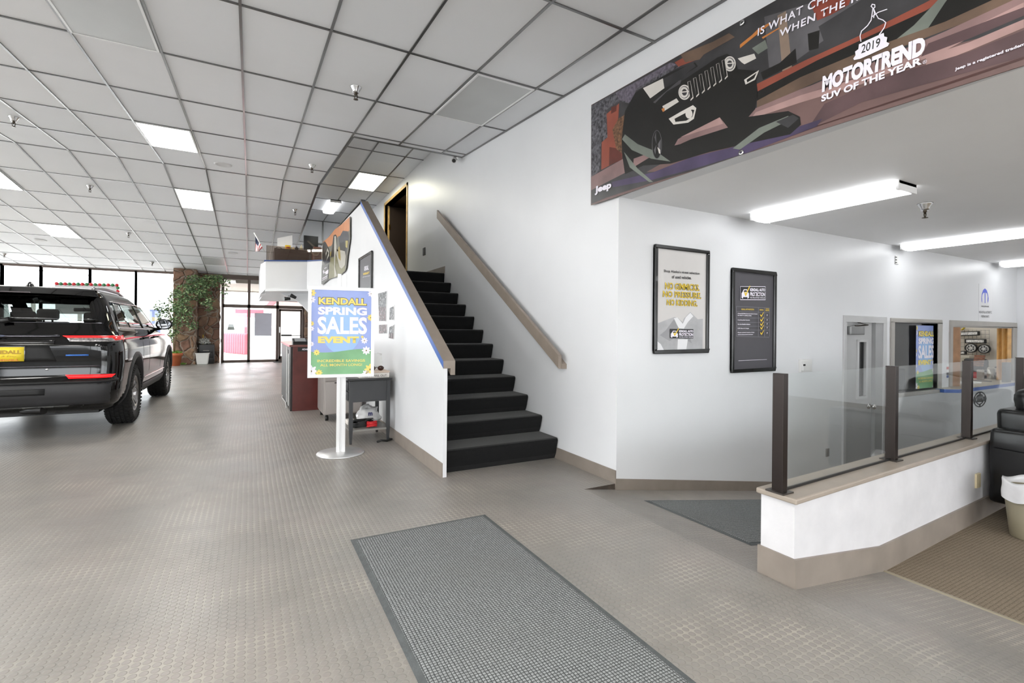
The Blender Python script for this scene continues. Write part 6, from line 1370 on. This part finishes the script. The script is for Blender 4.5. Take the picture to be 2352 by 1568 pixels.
for (cx_, cy_, rx_, ry_, n_l) in cl:
    for k in range(int(n_l*1.5)):
        a = random.uniform(0, 6.28); rr = math.sqrt(random.random()); px, pyy = cx_+rx_*rr*math.cos(a), cy_+ry_*rr*math.sin(a)
        p = ony(px, pyy, yp+random.uniform(-.35, .3)); leaf(b, p, Vector((random.uniform(-1, 1), random.uniform(-.6, .6), random.uniform(-1, .25))), random.uniform(.07, .12), random.uniform(.018, .028), random.choice((0, 0, 1, 1, 2)))
b.build('foliage', [LF1, LF2, LF3], r, fix=False)
b = MB(); 
for k in range(60): leaf(b, pc+Vector((random.uniform(-.14, .14), random.uniform(-.14, .14), .38)), Vector((random.uniform(-1, 1), random.uniform(-1, 1), 1.2)), random.uniform(.08, .16), .03, 0)
b.build('low_leaves', [mat('fresh_green_leaf', '6fa23c', .4)], r, fix=False)
b = MB(); p0 = ony(418, 832, 19.9)
for k in range(30): leaf(b, Vector((p0.x, 19.85, .01))+Vector((random.uniform(-.12, .12), random.uniform(-.05, .05), 0)), Vector((random.uniform(-1, 1), random.uniform(-1, 0), .9)), random.uniform(.05, .12), .02)
tag(b.build('weed_tuft', mat('fresh_green_leaf'), fix=False), 'small green tuft at the foot of the stone pillar', 'plant')
# drawer unit, white bin
xa, xb = ony(455, 830, 20.3).x, ony(492, 830, 20.3).x; zt2 = ony(470, 791, 20.25).z
r = thing('drawer_cabinet', 'black drawer cabinet between the stone pillar and the glass entrance', 'cabinet', ((xa+xb)/2, 20.4, 0))
b = MB(); b.bbox(xa+.01, xb, 20.22, 20.55, 0, zt2, .01); b.build('body', mat('black_cabinet', '1d1d1f', .35), r)
for k in range(3): b = MB(); b.bbox(xa+.04, xb-.04, 20.2, 20.23, .06+k*.16, .2+k*.16, .005); d_ = b.build('drawer', mat('black_cabinet'), r); b = MB(); b.box(xa+.15, xb-.15, 20.19, 20.2, .14+k*.16, .15+k*.16); b.build('handle', STEEL, d_)
pb = Vector((ony(465, 835, 20.0).x, 20.0, 0)); r = thing('waste_bin', 'white plastic waste bin in front of the black drawer cabinet', 'bin', pb)
b = MB(); ht_ = ony(465, 810, 20.0).z
def rect(w_, d_, z_): return [pb+Vector((sx*w_, sy*d_, z_)) for sx, sy in ((-1, -1), (1, -1), (1, 1), (-1, 1))]
b.hexa(rect(.16, .12, 0)+rect(.20, .15, ht_)); b.build('body', mat('white_bin_plastic', 'dcdcd8', .4, var=0), r, bevel=.02); b = MB(); b.hexa(rect(.21, .16, ht_-.03)+rect(.215, .165, ht_)); b.build('rim', mat('white_bin_plastic'), r)
blob('cleaning_rags', (pb.x+.02, 20.33, zt2+.09), (.17, .1, .11), mat('striped_rag', 'b8bab4', .8, var=.5, vs=30), 'pale crumpled rags piled on the black drawer cabinet', 'rags', 5, .5)
r = thing('broom', 'thin black handled broom standing between the stone pillar and the drawer cabinet', 'broom', (xa, 20.5, 0)); a, c = ony(461, 790, 20.45), ony(459, 745, 20.55); b = MB(); b.cyl((xa, 20.18, .1), (xa-.0, 20.19, 1.5), .009); b.build('handle', BLACKM, r); b = MB(); b.box(xa-.02, xa+.02, 20.165, 20.195, 0, .12); b.build('brush', BLACKM, r)
b = MB(); a = ony(466.5, 793, 20.3); c = ony(466.5, 769, 20.5); b.cyl((a.x, 20.3, zt2), c, .012); tag(b.build('yellow_stick', mat('yellow_plastic', 'e6c020', .4)), 'thin yellow stick standing among the rags on the cabinet', 'stick')
# paper notice on the glass entrance
a, c = ony(584.5, 771, YEND+.03), ony(624, 719, YEND+.03); b = MB(); b.box(a.x, c.x, YEND+.03, YEND+.045, a.z, c.z); tag(b.build('door_poster', mat('back_of_poster', 'c8c8d4', .6, var=.02)), 'grey back of a poster taped to the middle pane of the glass entrance', 'poster')

# festive ornament string round a sign on the left window
r = thing('ornament_garland', 'string of red and green ornaments framing a sign on the left windows', 'garland', ony(200, 655, 20.5))
P6 = lambda px, pyy: ony(px, pyy, YEND-.05)
b = MB(); b.tube([P6(126, 662), P6(128, 651), P6(200, 653), P6(268, 654), P6(271, 668)], .01, 5); b.build('wire', mat('dark_green_wire', '2c4a30', .6), r)
pts_ = [(130+k*9.9, 651+k*.25) for k in range(15)]+[(271, 661), (271, 669)]
ng, nr = mat('green_ornament', '2f7a48', .2, var=0, coat=.5), mat('red_ornament', 'd2202c', .2, var=0, coat=.5)
for k, (px, pyy) in enumerate(pts_):
    b = MB(); p = P6(px, pyy); b.lathe([(.001, .055), (.04, .04), (.056, 0), (.04, -.04), (.001, -.055)], p+Vector((0, .0, 0)), n=10); b.build('ornament', nr if k % 2 == 0 else ng, r)
b = MB(); a, c = P6(126, 720), P6(271, 655); b.box(a.x, c.x, YEND-.012, YEND-.002, a.z, c.z); b.build('sign_board', mat('white_sign_board', 'f0f0f2', .4, var=0), r)

# ------------------------------------------------------------------ leather sofa and waste bin
LE = mat('black_leather', '060607', .3, var=.15, vs=8, bump=.18, bs=12, coat=0)
xs_ = 5.14; yb = 1.60; zf = ZC
tz = ony(2290, 978, 1.5).z
za = onx(2275, 982, xs_).z
r = thing('sofa', 'black leather sofa with a chrome foot at the right edge, backed onto the low partition', 'sofa', (6.2, 1.1, zf))
def cushion(name, x0, x1, y0, y1, z0, z1, rr=.05, tilt=0, seg=3):
    import bmesh
    bm = bmesh.new(); bmesh.ops.create_cube(bm, size=1)
    for v in bm.verts: v.co = (v.co.x*(x1-x0), v.co.y*(y1-y0), v.co.z*(z1-z0))
    bmesh.ops.bevel(bm, geom=list(bm.edges), offset=rr, segments=seg, profile=.5, affect='EDGES')
    bmesh.ops.subdivide_edges(bm, edges=[e for e in bm.edges if e.calc_length() > .2], cuts=4, use_grid_fill=True)
    for v in bm.verts: v.co += v.co.normalized()*(.015*noise.noise(v.co*4+Vector((x0, 0, 0))))
    M = Matrix.Translation(((x0+x1)/2, (y0+y1)/2, (z0+z1)/2)) @ Matrix.Rotation(tilt, 4, 'X'); bm.transform(M)
    b = MB(); bm.verts.index_update(); b.add([v.co.copy() for v in bm.verts], [[v.index for v in f.verts] for f in bm.faces], 0, True); bm.free(); return b.build(name, LE, r)
cushion('arm', xs_, xs_+.27, .70, yb, zf+.14, za, .035)
b = MB(); b.tube([(xs_-.002, .75, za-.16), (xs_-.004, 1.1, za-.165), (xs_-.002, yb-.03, za-.15)], .005, 6); b.build('arm_seam', LE, r)
cushion('back', xs_+.12, xs_+2.2, yb-.22, yb, zf+.14, onx(2290, 935, xs_+.2).z, .04)
cushion('seat', xs_+.25, xs_+2.1, .72, yb-.2, zf+.14, zf+.42, .05)
zc_ = ony(2320, 893, 1.45).z
cushion('back_cushion', xs_+.22, xs_+1.1, yb-.42, yb-.10, zf+.42, zc_, .08, -.2); cushion('back_cushion', xs_+1.12, xs_+2.0, yb-.42, yb-.10, zf+.42, zc_, .08, -.2)
cushion('seat_cushion', xs_+.27, xs_+1.15, .70, yb-.4, zf+.40, zf+.56, .06)
cushion('arm', xs_+2.05, xs_+2.3, .70, yb, zf+.14, za, .035)
for fx, fy in ((xs_+.13, yb-.13), (xs_+.13, .82), (xs_+2.15, yb-.13), (xs_+2.15, .82)):
    b = MB(); b.lathe([(.001, 0), (.032, 0), (.03, .012), (.012, .02), (.014, .08), (.018, .145), (.001, .145)], (fx, fy, zf), n=20); b.build('foot', CHROME, r)
bc = Vector((4.93, 1.305, zf)); r = thing('waste_bin', 'beige waste bin with a white liner beside the sofa at the right edge', 'bin', bc)
b = MB(); b.lathe([(.001, 0), (.105, 0), (.108, .01), (.145, .36), (.135, .36), (.10, .02), (.001, .02)], bc, n=32); b.build('body', mat('beige_bin_plastic', '8d8570', .5), r)
b = MB(); b.grid(lambda u, v: bc+Vector((math.cos(u*6.2832)*(.150+.008*math.sin(u*40)*(1-v)+.006*noise.noise((u*9, v*3, 0)))*(1 if v < .7 else .96-.25*(v-.7)), math.sin(u*6.2832)*(.150+.008*math.sin(u*40)*(1-v)+.006*noise.noise((u*9, v*3, 5)))*(1 if v < .7 else .96-.25*(v-.7)), .27+.14*min(1, v/.7)+.012*math.sin(u*25)-(.1*(v-.7)/.3 if v > .7 else 0))), 64, 10)
b.build('liner', mat('white_liner', 'e4e4e6', .35, var=.04, vs=12), r)

# ------------------------------------------------------------------ outside: forecourt, red and white building, bollards, poles
b = MB(); b.poly([(-60, 21.0, -.02), (40, 21.0, -.02), (40, 90, -.02), (-60, 90, -.02)]); b.poly([(-60, -60, -.02), (XLW-.25, -60, -.02), (XLW-.25, 21, -.02), (-60, 21, -.02)]); b.poly([(XLW-.25, -60, -.02), (40, -60, -.02), (40, -6.25, -.02), (XLW-.25, -6.25, -.02)])
struct(b.build('ground', mat('pale_concrete', 'd6d4d0', .9, var=.05, vs=.4), fix=False))
RW_ = mat('red_render', 'e25a68', .6, var=.02); 
yq = 32.; r = thing('building', 'white building with a red roof band seen through the glass entrance', 'building', (3, yq, 0))
a, c = ony(575, 700, yq), ony(720, 700, yq); b = MB()
b.box(ony(637, 800, 27).x, 8, 27, 36, 0, 2.6); b.build('wall', mat('pale_building_wall', 'd6d3cc', .8), r); b = MB(); b.box(ony(634, 800, 27).x-.3, 8.2, 26.6, 36, 2.62, 3.5); b.build('roof_band', RW_, r)
b = MB(); b.box(ony(637, 800, 27).x-.002, 8, 26.98, 27, 0, .75); b.build('plinth', mat('grey_plinth', 'a9a9a9', .8), r)
r = thing('building', 'small white kiosk with red trim behind the red posts', 'building', (-1.0, 34, 0))
xa, xb = ony(540, 750, 34).x, ony(572, 750, 34).x; zt3 = ony(550, 727, 34).z; b = MB(); b.box(xa, xb, 34, 37, 0, zt3); b.build('wall', EXTWHITE, r)
b = MB(); b.box(xa, xb+.8, 33.9, 37, zt3, zt3+.45); b.box(xb-.25, xb-.1, 33.9, 34, 0, zt3); b.build('trim', RW_, r)
for k in range(10):
    x = ony(519+k*5.2, 790, 29+k*-.25).x; yy_ = 29-k*.25; b = MB(); b.lathe([(.001, 1.0), (.10, .98), (.13, .9), (.13, 0)], (x, yy_, 0), n=14)
    o_ = tag(b.build('bollard', RW_), 'red bollard in the close row outside the glass entrance', 'bollard', 'red bollards outside the entrance')
for k, px in enumerate((77, 184, 458)):
    yv = 45; x = ony(min(px, 360) if px < 400 else 391, 640, yv).x; b = MB(); b.cyl((x, yv, 0), (x, yv, ony(100, 618+k*6, yv).z), .12, n=10); b.box(x-1.2, x+1.2, yv-.05, yv+.05, ony(100, 620+k*6, yv).z-.1, ony(100, 620+k*6, yv).z)
    tag(b.build('utility_pole', mat('weathered_pole', '9a948c', .9)), ['utility pole outside the leftmost window', 'utility pole outside the second window behind the ornaments', 'utility pole outside just left of the stone pillar'][k], 'pole')
# canopy over the entrance
b = MB(); b.box(-2, 4, 21.0, 25.5, 2.95, 3.1); b.box(-2, 4, 25.4, 25.6, 2.9, 3.3); struct(b.build('ceiling_canopy', mat('canopy_metal', 'a09a90', .6)))
# parked car far outside
yv = 40; xa, xb = ony(513, 760, yv).x, ony(541, 760, yv).x
r = thing('car', 'white car parked outside beyond the red bollards', 'car', ((xa+xb)/2, yv, 0)); L_ = xb-xa
b = MB(); b.prism([(xa, yv, .35), (xa, yv, 1.0), (xa+.25*L_, yv, 1.1), (xa+.4*L_, yv, 1.6), (xa+.85*L_, yv, 1.6), (xb, yv, 1.1), (xb, yv, .35)], (0, 1.8, 0)); b.build('body', EXTWHITE, r, bevel=.08)
b = MB(); b.prism([(xa+.32*L_, yv-.01, 1.1), (xa+.43*L_, yv-.01, 1.5), (xa+.82*L_, yv-.01, 1.5), (xa+.92*L_, yv-.01, 1.1)], (0, .02, 0)); b.build('window', TINT, r)
for k in (.2, .8): b = MB(); b.cyl((xa+k*L_, yv-.02, .33), (xa+k*L_, yv+.2, .33), .33, n=20); b.build('wheel', RUB, r)
